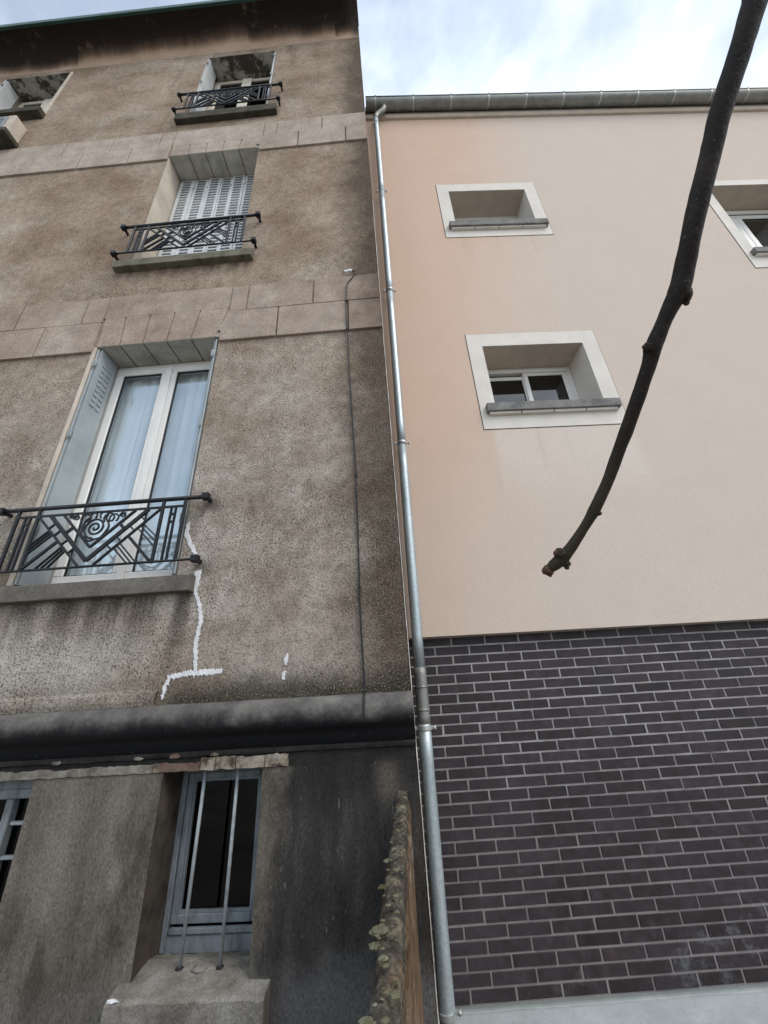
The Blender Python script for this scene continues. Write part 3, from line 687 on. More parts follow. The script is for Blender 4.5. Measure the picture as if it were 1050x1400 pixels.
folded(W1, 2.52, -1, 'shutter'); folded(W1, 2.52, 1, 'shutter', 0.12); folded(W3, 8.82, -1, 'shutter2', 0.2, False); folded(W3, 8.82, 1, 'shutter2', 0.05, False); folded(W3L, 9.42, -1, 'shutter2', 0.2, False)
MB().box(W1[0]-0.028, W1[0]+0.004, -0.014, 0.004, 2.51, 4.60).build('jamb_edge', 'reveal', house, bevel=0.004)
MB().box(W3L[1]-0.004, W3L[1]+0.045, -0.012, 0.004, 9.40, 10.80).build('jamb_edge', 'reveal', house, bevel=0.004)
MB().box(W2[0]-0.004, W2[0]+0.001, -0.003, 0.004, 5.75, 7.80).build('jamb_edge', 'reveal', house)
# larder box hung under the kitchen window
lb = MB().box(-5.55, -4.615, -0.160, 0.002, 8.535, 8.955).build('larder_box', 'reveal', house, bevel=0.018, bseg=3); lb['label'] = 'vented larder box under the top left kitchen window'
part('bottom_slab', 'sill3', lb, (-5.60, -4.575, -0.195, 0.001, 8.452, 8.534), bevel=0.006)
part('vent_frame', 'grille', lb, *frame_boxes(-5.45, -4.70, 8.59, 8.90, -0.172, -0.161, 0.030))
for k in range(6): part('vent_slat', 'grille', lb, (-5.42, -4.73, -0.170, -0.162, 8.628+k*0.042, 8.650+k*0.042))
# ------- roll moulding between ground floor and first floor
prof = [(0.0, 1.772), (-0.012, 1.775)]+[(-0.034-0.062*sin(t), 1.698+0.076*cos(t)) for t in [pi*k/14 for k in range(1, 14)]]+[(-0.030, 1.616), (-0.012, 1.600), (-0.004, 1.552), (0.0, 1.5515)]
m = MB().extrude_x(prof, XL, lambda z: xr(z)+0.004, 220)
m.v = [(x_, y_+(0.005*mnoise.noise(Vector((x_*3, y_*12, z_*12)))+0.003*mnoise.noise(Vector((x_*14, y_*30, z_*30))) if y_ < -0.015 else 0), z_+0.004*mnoise.noise(Vector((x_*2.2, 4, z_*3)))) for x_, y_, z_ in m.v]
m.add([(xr(z)+0.004, y, z) for y, z in prof], [tuple(range(len(prof)))])
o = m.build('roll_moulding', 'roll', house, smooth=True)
MB().extrude_x([(0.004, 1.86), (-0.006, 1.852), (-0.020, 1.838), (-0.026, 1.80), (-0.022, 1.7755), (0.004, 1.7745)], XL, lambda z: -1.385, 1).build('plaster_fillet', 'wall', house)
m = MB().extrude_x([(0.004, 1.5525), (-0.012, 1.550), (-0.017, 1.540), (-0.015, 1.528), (0.004, 1.521)], XL, lambda z: xr(1.5)+0.002, 260)
m.v = [(x_, y_+(0.006*mnoise.noise(Vector((x_*6, z_*30, 1)))+0.004*mnoise.noise(Vector((x_*28, z_*60, 2))) if y_ < 0 else 0), z_+(0.006*mnoise.noise(Vector((x_*8, 3, z_*4))) if z_ < 1.55 else 0)) for x_, y_, z_ in m.v]
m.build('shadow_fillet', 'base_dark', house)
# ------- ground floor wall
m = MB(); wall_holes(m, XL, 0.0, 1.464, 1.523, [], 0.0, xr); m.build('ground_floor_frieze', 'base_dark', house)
m = MB(); wall_holes(m, XL, 0.0, 0.0, 1.464, [B1, B2], -0.010, xr)
for w, d in ((B1, 0.30), (B2, 0.30)):
    x0, x1, z0, z1 = w
    m.quad((x0, -.010, z0), (x0, d, z0), (x0, d, z1), (x0, -.010, z1)); m.quad((x1, -.010, z0), (x1, d, z0), (x1, d, z1), (x1, -.010, z1)); m.quad((x0, -.009, z1), (x1, -.009, z1), (x1, d, z1), (x0, d, z1)); m.quad((x0, -.009, z0), (x1, -.009, z0), (x1, d, z0), (x0, d, z0))
m.quad((XL, -.010, 1.464), (xr(1.464), -.010, 1.464), (xr(1.464), 0.001, 1.464), (XL, 0.001, 1.464))
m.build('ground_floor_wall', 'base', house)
MB().quad((-1.2765, -.008, 0.70), (-1.2765, 0.194, 0.70), (-1.2765, 0.194, 1.462), (-1.2765, -.008, 1.462)).build('grimy_shaded_reveal', 'reveal_dark', house)  # sheet over the left reveal: its shade is painted in along with grime
# flaking cream lintel strip, in uneven pieces
random.seed(11); x = -6.0; cuts = [-6.0, -3.2, -1.335, -1.09, -1.01, -0.905, -0.755, -0.635]
for a, b in zip(cuts[:-1], cuts[1:]):
    n = max(14, int((b-a)/0.012)); top = []; bot = []
    zt = 1.518+random.uniform(-0.006, 0.006) if a > -1.1 else 1.502
    for i in range(n+1):
        xx = a+0.002+(b-a-0.004)*i/n
        top.append((xx, zt+0.012*mnoise.noise(Vector((xx*9, 1.1, 0)))+0.007*mnoise.noise(Vector((xx*45, 0, 3)))))
        bot.append((xx, 1.465+0.005*mnoise.noise(Vector((xx*20, 5, 0)))))
    MB().prism(bot+top[::-1], -0.018+random.uniform(-0.003, 0.003), 0.002).build('lintel_plaster', 'lintel', house, bevel=0.002)
random.seed(31)
for cx, cz, cr in ((-1.42, 1.532, 0.016), (-1.23, 1.534, 0.020), (-1.02, 1.533, 0.014), (-1.85, 1.530, 0.018)):
    pl = []
    for k in range(11):
        a_ = 2*pi*k/11; rr = cr*(1+0.55*mnoise.noise(Vector((cx*9+cos(a_)*1.3, sin(a_)*1.3, cz*9)))); pl.append((cx+rr*1.5*cos(a_), cz+rr*0.55*sin(a_)))
    MB().prism(pl, -0.0195, -0.012).build('plaster_chip', 'lintel', house, bevel=0.002)
# ground floor barred window
z0 = 0.709
win = part('window', 'bluewood', house, (-1.277, -1.248, 0.195, 0.26, z0, 1.468), (-0.80, -0.766, 0.195, 0.26, z0, 1.468), (-1.248, -0.80, 0.195, 0.26, 1.432, 1.468), (-1.248, -0.80, 0.190, 0.26, z0, 0.774), bevel=0.004)
win['label'] = 'weathered blue-grey barred ground floor window'
part('sash', 'bluewood', win, (-1.245, -1.215, 0.203, 0.25, 0.808, 1.430), (-0.848, -0.803, 0.203, 0.25, 0.808, 1.430), (-1.215, -0.848, 0.203, 0.25, 1.398, 1.430), (-1.215, -0.848, 0.203, 0.25, 0.808, 0.845), bevel=0.004)
part('glazing_bead', 'bluewood', win, *frame_boxes(-1.214, -0.849, 0.846, 1.397, 0.212, 0.235, 0.010))
part('weather_bar', 'bluewood', win, (-1.236, -0.806, 0.180, 0.202, 0.779, 0.803), bevel=0.004)
part('pane', 'glass_old', win, (-1.216, -0.847, 0.228, 0.232, 0.845, 1.398))
win2 = part('window', 'bluewood', house, *frame_boxes(B2[0]+.001, B2[1]-.001, 0.56, 1.464, 0.085, 0.15, 0.05), (-2.57, -2.004, 0.085, 0.15, 1.37, 1.414), bevel=0.004); win2['label'] = 'blue ground floor window cut by the left edge'
part('mullion', 'bluewood', win2, (-2.155, -2.115, 0.080, 0.14, 0.61, 1.37), bevel=0.004)
for zb in (1.255, 1.115, 0.93): part('glazing_bar', 'bar', win2, (-2.569, -2.156, 0.095, 0.12, zb, zb+0.016), (-2.114, -2.005, 0.095, 0.12, zb, zb+0.016), bevel=0.003)
part('pane', 'glass_old', win2, (-2.57, -2.004, 0.122, 0.126, 0.61, 1.37))
# window bars and gritty sill
for xb, xt in ((-1.096, -1.086), (-0.916, -0.914)):
    MB().tube([(xb, 0.050, 0.722), (xt, 0.050, 1.472)], 0.0085, 10).build('window_bar', 'bar', house, smooth=True)
    m = MB(); rough_blob(m, (xb, 0.050, 0.724), 0.017, xb, 2, 0.3, (1, 1, 0.30)); m.build('bar_socket', 'seal', house, smooth=True)
def gritty(poly_yz, x0, x1, name, seed, res=0.02, amp=0.004):
    m = MB(); n = max(2, int((x1-x0)/res)); prof = []
    for (ya, za), (yb, zb) in zip(poly_yz[:-1], poly_yz[1:]):
        k = max(1, int(sqrt((ya-yb)**2+(za-zb)**2)/res))
        prof += [(ya+(yb-ya)*i/k, za+(zb-za)*i/k) for i in range(k)]
    prof.append(poly_yz[-1]); b = 0
    for y, z in prof:
        for i in range(n+1):
            x = x0+(x1-x0)*i/n; d = amp*mnoise.noise(Vector((x*18, y*18, z*18+seed)))+amp*.6*mnoise.noise(Vector((x*50, y*50, z*50+seed)))
            m.v.append((x+d, y+d, z+d))
    for j in range(len(prof)-1):
        for i in range(n): a = j*(n+1)+i; m.f.append((a, a+1, a+n+2, a+n+1))
    for i in (0, n): m.f.append(tuple(j*(n+1)+i for j in range(len(prof))))
    return m.build(name, 'sillb', house, smooth=False)
gritty([(0.19, 0.712), (0.12, 0.726), (0.05, 0.722), (-0.075, 0.694), (-0.088, 0.682), (-0.092, 0.40), (0.0, 0.38)], -1.325, -0.672, 'window_sill', 1)
m = MB(); rough_blob(m, (-1.005, 0.045, 0.722), 0.03, 4.4, 2, 0.5, (1, 0.8, 0.2)); m.build('mortar_dab', 'sillb', house, smooth=True)
m = MB(); rough_blob(m, (-1.300, -0.078, 0.690), 0.022, 8.1, 3, 0.7, (1.2, 0.5, 0.25), 2.5); m.build('paint_splash', 'filler', house, smooth=True)

# ------- white crack filler, raised ragged strips on the wall
def ragged(pts, widths, name='crack_filler', y=-0.0035, seed=0):
    """strip along a polyline with noisy edges"""
    P = []; Wd = []
    for i in range(len(pts)-1):
        a, b = Vector(pts[i]), Vector(pts[i+1]); k = max(2, int((b-a).length/0.004))
        for j in range(k): P.append(a.lerp(b, j/k)); Wd.append(widths[i]+(widths[i+1]-widths[i])*j/k)
    P.append(Vector(pts[-1])); Wd.append(widths[-1]); m = MB(); n = len(P); b = 0
    for i, p in enumerate(P):
        d = (P[min(i+1, n-1)]-P[max(i-1, 0)]).normalized(); nn = Vector((-d.y, d.x))
        w = Wd[i]/2
        sp = lambda: random.uniform(0, 0.003)+(random.uniform(0.002, 0.011) if random.random() < 0.22 else 0)
        e1 = w*0.82*(1+0.8*mnoise.noise(Vector((p.x*70, p.y*70, seed))))+sp(); e2 = w*0.82*(1+0.8*mnoise.noise(Vector((p.x*70, p.y*70, seed+9))))+sp()
        j = 0.004*mnoise.noise(Vector((p.x*30, p.y*30, seed+4)))
        for o_, yy in ((e1+j, 0.002), (e1*0.7+j, y), (-e2*0.7+j, y-0.002), (-e2+j, 0.002)):
            q = p+nn*o_; m.v.append((q.x, yy+0.0008*mnoise.noise(Vector((q.x*60, q.y*60, 2))), q.y))
    for i in range(n-1):
        for k in range(3): a = i*4+k; m.f.append((a, a+1, a+5, a+4))
    return m.build(name, 'filler', house, smooth=False)
random.seed(5)
ragged([(-1.375, 2.872), (-1.385, 2.79), (-1.35, 2.72), (-1.305, 2.645), (-1.285, 2.59)], [0.018, 0.034, 0.036, 0.026, 0.03], seed=1)
ragged([(-1.268, 2.53), (-1.258, 2.48), (-1.265, 2.42), (-1.262, 2.385)], [0.04, 0.035, 0.03, 0.018], seed=2)
ragged([(-1.262, 2.385), (-1.222, 2.31), (-1.203, 2.22), (-1.212, 2.10), (-1.200, 2.0), (-1.192, 1.945)], [0.018, 0.022, 0.027, 0.027, 0.024, 0.02], seed=3)
ragged([(-1.325, 1.918), (-1.24, 1.93), (-1.15, 1.93), (-1.035, 1.93)], [0.026, 0.034, 0.04, 0.028], seed=4)
ragged([(-1.328, 1.925), (-1.352, 1.87), (-1.356, 1.805)], [0.024, 0.026, 0.010], seed=5)
ragged([(-0.672, 2.005), (-0.676, 1.965), (-0.680, 1.945)], [0.008, 0.026, 0.010], seed=6)
ragged([(-0.683, 1.912), (-0.688, 1.885), (-0.688, 1.868)], [0.012, 0.02, 0.008], seed=7)
ragged([(-0.32, 5.335), (-0.275, 5.345), (-0.24, 5.335)], [0.03, 0.045, 0.02], seed=8)
# pale bead on the free edge; also paints the side wall's lit edge
m = MB()
zs = [0.0+0.05*k for k in range(0, 130)]
for z in zs:
    x = xr(z)+0.0035+0.0015*mnoise.noise(Vector((z*7, 0, 0)))
    m.v += [(x-0.0018, -0.013 if z < 1.46 else -0.004, z), (x+0.002, -0.013 if z < 1.46 else -0.004, z), (x+0.002, 0.03, z)]
for i in range(len(zs)-1):
    for k in range(2): a = i*3+k; m.f.append((a, a+1, a+4, a+3))
m.build('lit_corner_bead', 'bead', house)

# ================================================================== railings
def scroll(cx, cz, r0, r1, turns, a0, n=60):
    return [(cx+(r0+(r1-r0)*i/n)*cos(a0+turns*2*pi*i/n), cz+(r0+(r1-r0)*i/n)*sin(a0+turns*2*pi*i/n)) for i in range(n+1)]
def make_railing(label):
    r = tag(empty('window_railing'), label, 'railing', 'art deco iron window railings')
    y0, y1 = -0.007, 0.007
    def P(name, *bars):
        m = MB()
        for p, q, w in bars: m.bar(p, q, w, y0, y1)
        return m.build(name, 'iron', r)
    def C(name, pts, w=0.009):
        return MB().tube([(x, 0, z) for x, z in pts], w/2, 6).build(name, 'iron', r, smooth=True)
    MB().tube([(-0.685, 0, 0.457), (0.705, 0, 0.457)], 0.0145, 10).build('top_rail', 'iron', r, smooth=True)
    MB().tube([(-0.685, 0, 0.024), (0.700, 0, 0.024)], 0.0085, 8).build('bottom_rail', 'iron', r, smooth=True)
    P('second_rail', ((-0.565, 0.400), (0.580, 0.400), 0.012))
    for x in (-0.560, -0.416, 0.432, 0.579): MB().box(x-0.009, x+0.009, -0.009, 0.009, 0.030, 0.448).build('post', 'iron', r, bevel=0.002)
    for x in (-0.500, -0.468, 0.491, 0.521): MB().box(x-0.0055, x+0.0055, y0, y1, 0.03, 0.397).build('baluster', 'iron', r)
    for x0, z in ((-0.495, 0.345), (-0.495, 0.29), (0.496, 0.345), (0.496, 0.29)): P('spacer', ((x0, z), (x0+0.02, z), 0.014))
    P('diagonal', ((-0.408, 0.394), (-0.044, 0.030), 0.012)); P('diagonal', ((0.424, 0.394), (0.054, 0.030), 0.012))
    P('chevron', ((-0.325, 0.394), (0.0, 0.062), 0.024)); P('chevron', ((0.0, 0.062), (0.338, 0.394), 0.024))
    P('inner_chevron', ((-0.238, 0.394), (0.002, 0.152), 0.014)); P('inner_chevron', ((0.002, 0.152), (0.250, 0.394), 0.014))
    for p, q, w in (((-0.315, 0.303), (-0.275, 0.343), .008), ((-0.262, 0.250), (-0.222, 0.290), .008), ((-0.195, 0.183), (-0.152, 0.222), .008), ((-0.133, 0.121), (-0.094, 0.160), .008), ((-0.192, 0.260), (-0.145, 0.303), .017),
                    ((0.120, 0.152), (0.145, 0.127), .008), ((0.170, 0.206), (0.198, 0.178), .008), ((0.239, 0.278), (0.268, 0.249), .008), ((0.303, 0.338), (0.330, 0.311), .008), ((0.165, 0.302), (0.208, 0.258), .017)):
        P('tie', (p, q, w))
    for p, q, w in (((-0.305, 0.291), (-0.412, 0.188), .007), ((-0.290, 0.276), (-0.412, 0.160), .007), ((-0.274, 0.260), (-0.412, 0.130), .007), ((-0.225, 0.211), (-0.405, 0.040), .016), ((-0.185, 0.171), (-0.318, 0.030), .007), ((-0.170, 0.156), (-0.280, 0.030), .007), ((-0.155, 0.141), (-0.243, 0.030), .007),
                    ((0.329, 0.284), (0.424, 0.196), .007), ((0.315, 0.270), (0.424, 0.162), .007), ((0.299, 0.254), (0.424, 0.127), .007), ((0.246, 0.205), (0.412, 0.034), .016), ((0.200, 0.160), (0.326, 0.030), .007), ((0.186, 0.145), (0.296, 0.030), .007), ((0.168, 0.127), (0.266, 0.030), .007)):
        P('slat', (p, q, w))
    C('spiral', scroll(0.0, 0.287, 0.006, 0.075, 2.3, pi*0.9, 70), 0.0145)
    C('spiral', [(0.0+0.088*cos(a)*(1+0.04*cos(5*a)), 0.287+0.088*sin(a)*(1+0.06*sin(6*a))) for a in [2*pi*k/48+2.2 for k in range(0, 40)]], 0.014)
    for cx, cz, rr in ((0.078, 0.352, 0.034), (0.112, 0.348, 0.030), (-0.080, 0.355, 0.032), (0.040, 0.375, 0.026), (-0.030, 0.374, 0.022)):
        C('petal', [(cx+rr*cos(a), min(cz+rr*sin(a), 0.396)) for a in [2*pi*k/18-0.9 for k in range(0, 15)]], 0.012)
    for cx, cz, rr in ((0.170, 0.366, 0.022), (-0.145, 0.368, 0.022), (-0.180, 0.380, 0.014)):
        C('curl', scroll(cx, cz, 0.004, rr, 1.5, 0.4, 28), 0.011)
    for x, z in ((-0.690, 0.457), (0.712, 0.457), (-0.690, 0.024), (0.706, 0.024)):
        m = MB().box(x-0.023, x+0.023, -0.024, 0.022, z-0.023, z+0.023); m.box(x-0.012, x+0.012, 0.022, 0.070, z-0.012, z+0.012)
        m.build('wall_bracket', 'iron', r, bevel=0.007, bseg=2)
    return r
RY = -0.070
r1 = make_railing('black iron railing across the white first floor window, nearest and largest'); r1.location = (-1.965, RY, 2.56)
r2 = copy_tree(r1); r2['label'] = 'black iron railing in front of the closed slotted shutters'; r2.location = (-1.895, RY, 5.80)
r3 = copy_tree(r1); r3['label'] = 'small topmost black iron railing just below the roof'; r3.location = (-1.850, RY, 8.87)

# ================================================================== cable down the old wall
cb = tag(empty('hanging_cable', (-0.25, 0, 1.7)), 'thin black cable hanging down the roughcast wall near the corner', 'cable')
pts = [(-0.240, -0.004, 5.335), (-0.226, -0.020, 5.30), (-0.212, -0.022, 5.272), (-0.245, -0.020, 5.20), (-0.288, -0.026, 5.12), (-0.300, -0.030, 4.98), (-0.303, -0.030, 4.66), (-0.297, -0.022, 4.5), (-0.288, -0.012, 4.1), (-0.272, -0.012, 3.6), (-0.258, -0.012, 3.2), (-0.254, -0.011, 2.7), (-0.252, -0.012, 2.2), (-0.240, -0.014, 1.86), (-0.236, -0.030, 1.785), (-0.235, -0.075, 1.772), (-0.236, -0.104, 1.715), (-0.237, -0.108, 1.66)]
V3 = [Vector((p[0]+0.25, p[1], p[2]-1.7)) for p in pts]; sm = []
for i in range(len(V3)-1):
    p0, p1, p2, p3 = V3[max(i-1, 0)], V3[i], V3[i+1], V3[min(i+2, len(V3)-1)]
    for k in range(6):
        t = k/6; sm.append(0.5*((2*p1)+(p2-p0)*t+(2*p0-5*p1+4*p2-p3)*t*t+(3*p1-p0-3*p2+p3)*t**3))
sm.append(V3[-1]); sm = [p+Vector((0.003*mnoise.noise(p*3.1), 0, 0)) for p in sm]
MB().tube(sm, 0.0052, 8).build('sheath', 'cable', cb, smooth=True)
for z in (4.88, 4.55, 3.15, 2.33): 
    k = min(sm, key=lambda p: abs(p.z+1.7-z)); MB().box(k.x-0.009, k.x+0.009, k.y-0.008, 0.0, k.z-0.004, k.z+0.004).build('cable_clip', 'seal', cb)

# ================================================================== the new building
NA = math.atan2(0.0, 1.0)+0.06095
new = tag(empty('new_building', (-sin(NA)*3.0, -2.3+cos(NA)*3.0, 0), NA), 'newer building on the right, pink-beige render over a dark brick base', 'building')
UL = lambda z: 0.203-0.0065*(z-1.7)      # left end follows the leaning neighbour
UR = 11.0; RW = -0.08                     # render face stands 8 cm in front of the brick
NL = (1.190, 2.240, 4.165, 4.975); NU = (1.200, 2.236, 7.09, 7.885); NR = (4.745, 6.05, 6.36, 7.845)
m = MB()
def wall_left(m, x0f, x1, z0, z1, holes, y):
    xs = sorted({x1, 0.9, *[h[0] for h in holes], *[h[1] for h in holes]}); zs = sorted({z0, z1, *[h[2] for h in holes], *[h[3] for h in holes]})
    for za, zb in zip(zs[:-1], zs[1:]):
        m.quad((x0f(za), y, za), (0.9, y, za), (0.9, y, zb), (x0f(zb), y, zb))
        for xa, xb in zip(xs[:-1], xs[1:]):
            cx, cz = (xa+xb)/2, (za+zb)/2
            if any(h[0] < cx < h[1] and h[2] < cz < h[3] for h in holes): continue
            m.quad((xa, y, za), (xb, y, za), (xb, y, zb), (xa, y, zb))
ZB = 2.126
wall_left(m, UL, UR, ZB, 10.20, [NL, NU, NR], RW)
m.quad((UL(ZB), RW, ZB), (UR, RW, ZB), (UR, 0.03, ZB), (UL(ZB), 0.03, ZB))
m.quad((UL(0), RW, ZB), (UL(0), 8, ZB), (UL(10.2), 8, 10.2), (UL(10.2), RW, 10.2)); m.quad((UR, RW, 0), (UR, 8, 0), (UR, 8, 10.2), (UR, RW, 10.2)); m.quad((0.2, 8, 0), (UR, 8, 0), (UR, 8, 10.2), (0.2, 8, 10.2))
m.build('rendered_wall', 'render', new)
part('inner_floor', 'dark', new, (0.25, UR-.05, 0.33, 7.9, 5.5, 5.52), (0.25, UR-.05, 0.33, 7.9, 8.5, 8.52), (0.25, UR-.05, 0.9, 0.92, 2.2, 10.0))
DR = 0.275        # back of the reveals
def new_window(w, outer, label, sashes=2, right_only=False):
    x0, x1, z0, z1 = w
    m = MB()
    m.quad((x0, RW, z0), (x0, DR, z0), (x0, DR, z1), (x0, RW, z1)).quad((x1, RW, z0), (x1, DR, z0), (x1, DR, z1), (x1, RW, z1)).quad((x0, RW, z1), (x1, RW, z1), (x1, DR, z1), (x0, DR, z1)).quad((x0, RW, z0), (x1, RW, z0), (x1, DR, z0), (x0, DR, z0))
    m.build('reveal', 'surround', new)
    MB().quad((x0, RW+.002, z1-.0015), (x1, RW+.002, z1-.0015), (x1, DR, z1-.0015), (x0, DR, z1-.0015)).build('soffit', 'trim', new)
    ox0, ox1, oz0, oz1 = outer
    s = part('window_surround', 'surround', new, (ox0, ox1, RW-0.006, RW+0.001, z1, oz1), (ox0, ox1, RW-0.006, RW+0.001, oz0, z0), (ox0, x0, RW-0.006, RW+0.001, z0, z1), (x1, ox1, RW-0.006, RW+0.001, z0, z1))
    g = 0.007
    part('groove', 'groove', new, (ox0-g, ox1+g, RW-0.0015, RW+0.001, oz1, oz1+g), (ox0-g, ox1+g, RW-0.0015, RW+0.001, oz0-g, oz0), (ox0-g, ox0, RW-0.0015, RW+0.001, oz0, oz1), (ox1, ox1+g, RW-0.0015, RW+0.001, oz0, oz1))
    win = part('window', 'white', new, *frame_boxes(x0+.001, x1-.001, z0, z1-.001, DR-0.035, DR+0.03, 0.055), bevel=0.005)
    win['label'] = label
    return win
w = new_window(NL, (1.040, 2.398, 3.925, 5.152), 'white sliding window deep in the lower pale surround')
part('shutter_track', 'white', w, (NL[0]+.056, NL[1]-.056, DR-0.055, DR-0.036, NL[3]-.075, NL[3]-.045), bevel=0.003)
sash(w, NL[0]+.056, 1.735, NL[2]+.056, NL[3]-.095, DR-.01, 0.045, 'white', 'glass_new'); sash(w, 1.700, NL[1]-.056, NL[2]+.056, NL[3]-.058, DR-.034, 0.05, 'white', 'glass_new')
w = new_window(NU, (1.046, 2.390, 6.855, 8.052), 'recessed window in the upper pale surround under the gutter')
sash(w, NU[0]+.056, 1.720, NU[2]+.056, NU[3]-.056, DR-.02, 0.05, 'white', 'glass_new'); sash(w, 1.722, NU[1]-.056, NU[2]+.056, NU[3]-.056, DR-.02, 0.05, 'white', 'glass_new')
w = new_window(NR, (4.615, 6.20, 6.085, 7.965), 'larger window at the right edge behind the branch')
part('shutter_track', 'white', w, (NR[0]+.056, NR[1]-.056, DR-0.060, DR-0.036, NR[3]-.10, NR[3]-.04), bevel=0.004)
sash(w, NR[0]+.056, 5.36, NR[2]+.056, NR[3]-.10, DR-.03, 0.075, 'white', 'glass_new'); sash(w, 5.364, NR[1]-.056, NR[2]+.056, NR[3]-.10, DR-.03, 0.075, 'white', 'glass_new')
def nsill(x0, x1, z0, z1, p):
    s = MB()
    vs = [(x0, RW-p, z0), (x1, RW-p, z0), (x1, DR-.03, z0), (x0, DR-.03, z0), (x0, RW-p, z1), (x1, RW-p, z1), (x1, DR-.03, z1+.015), (x0, DR-.03, z1+.015)]
    s.add(vs, [(3, 2, 1, 0), (4, 5, 6, 7), (0, 1, 5, 4), (1, 2, 6, 5), (2, 3, 7, 6), (3, 0, 4, 7)])
    o = s.build('window_sill', 'silln', new, bevel=0.006, bseg=2)
    n = 4
    for k in range(n):
        part('drip_board', 'surround', o, (x0+0.02+(x1-x0-.04)*k/n, x0+0.02+(x1-x0-.04)*(k+1)/n-0.012, RW-p+0.022, RW-0.007, z0-0.022, z0-0.001))
nsill(1.092, 2.352, 4.095, 4.185, 0.062); nsill(1.105, 2.352, 7.005, 7.10, 0.062); nsill(4.68, 6.12, 6.30, 6.385, 0.062)
# trim and gutter
MB().extrude_x([(RW, 9.965), (RW-0.030, 9.967), (RW-0.045, 10.0), (RW-0.045, 10.04), (RW-0.03, 10.055), (RW-0.035, 10.11), (RW, 10.115)], UL(10), lambda z: UR, 1).build('eaves_trim', 'trim', new)
GW, GZ, GR = -0.20, 10.165, 0.088
m = MB(); prof = [(GW-GR*cos(t), GZ-GR*sin(t)) for t in [pi*k/16 for k in range(17)]]
m.extrude_x(prof, UL(10.2)+.01, lambda z: UR, 1); m.extrude_x([(y*0.985+GW*0.015, z*1.0+0.0015) for y, z in prof], UL(10.2)+.01, lambda z: UR, 1)
gt = m.build('gutter', 'gutter', new, smooth=True)
MB().tube([(UL(10.2)+.01, GW-GR, GZ+0.004), (UR, GW-GR, GZ+0.004)], 0.010, 8).build('gutter_bead', 'gutter', gt, smooth=True)
k = 0; u = 0.31
while u < 9.5:
    m = MB(); rr = GR+0.003
    pr = [(GW-rr*cos(t), GZ-rr*sin(t)) for t in [pi*i/14 for i in range(15)]]
    m.extrude_x(pr, u-0.012, lambda z: u+0.012, 1); m.box(u-0.011, u+0.011, GW-GR-0.014, GW-GR+0.02, GZ+0.012, GZ+0.017)
    m.build('gutter_hook', 'hook', gt); u += 0.592
MB().quad((UL(10.2), GW+.03, 10.18), (UR, GW+.03, 10.18), (UR, 4, 12.0), (UL(10.2), 4, 12.0)).quad((UL(10.2), 8, 10.2), (UR, 8, 10.2), (UR, 4, 12.0), (UL(10.2), 4, 12.0)).build('roof', 'roof', new)
# brick base
BP, BC = 0.249, 0.0626
zc0 = 2.063
part_m = MB().quad((0.203, 0.004, 0.20), (UR, 0.004, 0.20), (UR, 0.004, ZB+.01), (0.203, 0.004, ZB+.01)).build('brick_wall', 'mortar', new)
part_m['label'] = 'dark clinker brick base with grey mortar joints'
bl, bh, jt = BP-0.012, BC-0.0115, 0.006
def brick_mesh(L, H):
    b = 0.0016
    vs = [(0, 0.012, 0), (L, 0.012, 0), (L, 0.012, H), (0, 0.012, H), (0, b, 0), (L, b, 0), (L, b, H), (0, b, H), (b, 0, b), (L-b, 0, b), (L-b, 0, H-b), (b, 0, H-b)]
    fs = [(8, 9, 10, 11), (4, 5, 9, 8), (5, 6, 10, 9), (6, 7, 11, 10), (7, 4, 8, 11), (0, 1, 5, 4), (1, 2, 6, 5), (2, 3, 7, 6), (3, 0, 4, 7)]
    return vs, fs
fm = MB().add(*brick_mesh(bl, bh)); me_b = bpy.data.meshes.new('brick'); me_b.from_pydata(fm.v, [], fm.f); me_b.update(); me_b.materials.append(M['brick'])
bricks = []
NMAT = Matrix.Rotation(NA, 4, 'Z'); NLOC = Vector((-sin(NA)*3.0, -2.3+cos(NA)*3.0, 0))
def proj(u, z):
    p = NMAT @ Vector((u, 0, z))+NLOC-CAM; d = p.dot(c_w)
    return 525+534.2*p.dot(c_r)/d, 700-534.2*p.dot(c_u)/d, d
for kk in range(-1, 30):
    zt = zc0-kk*BC; off = 0.640 if kk % 2 == 0 else 0.5155
    u = off-BP*3
    while u < UR:
        a, b = u+jt, u+BP-jt
        if b > 0.215:
            z0_ = zt-BC+0.0057
            cx, cy, d = proj(max(a, .21)*.5+b*.5, z0_+bh/2); x2, _, _ = proj(b, z0_); x1, _, _ = proj(max(a, .21), z0_)
            vis = x2 > 560 and x1 < 1052 and cy < 1402
            bricks.append((not vis, -(x2-x1) if vis else d, max(a, 0.206), b, z0_, a < 0.206))
        u += BP
bricks.sort(key=lambda t: (t[0], t[1]))
rest = MB(); nb = 0; random.seed(3)
for nv, _, a, b, z, cut in bricks:
    if nb < 300 and not nv:
        if cut:
            mm = MB().add(*brick_mesh(b-a, bh)); me = bpy.data.meshes.new('brick'); me.from_pydata(mm.v, [], mm.f); me.update(); me.materials.append(M['brick'])
        else: me = me_b
        o = bpy.data.objects.new('brick', me); COL.objects.link(o); o.parent = part_m
        o.location = (a+random.uniform(-.001, .001), random.uniform(-0.002, 0.0015), z+random.uniform(-.0010, .0010)); o.rotation_euler = (random.uniform(-.012, .012), random.uniform(-.003, .003), random.uniform(-.006, .006))
        nb += 1
    elif a < 6.5:
        vs, fs = brick_mesh(b-a, bh); rest.add([(x+a, y, q+z) for x, y, q in vs], fs)
ob = rest.build('bricks_beyond', 'brick', part_m); ob['kind'] = 'stuff'
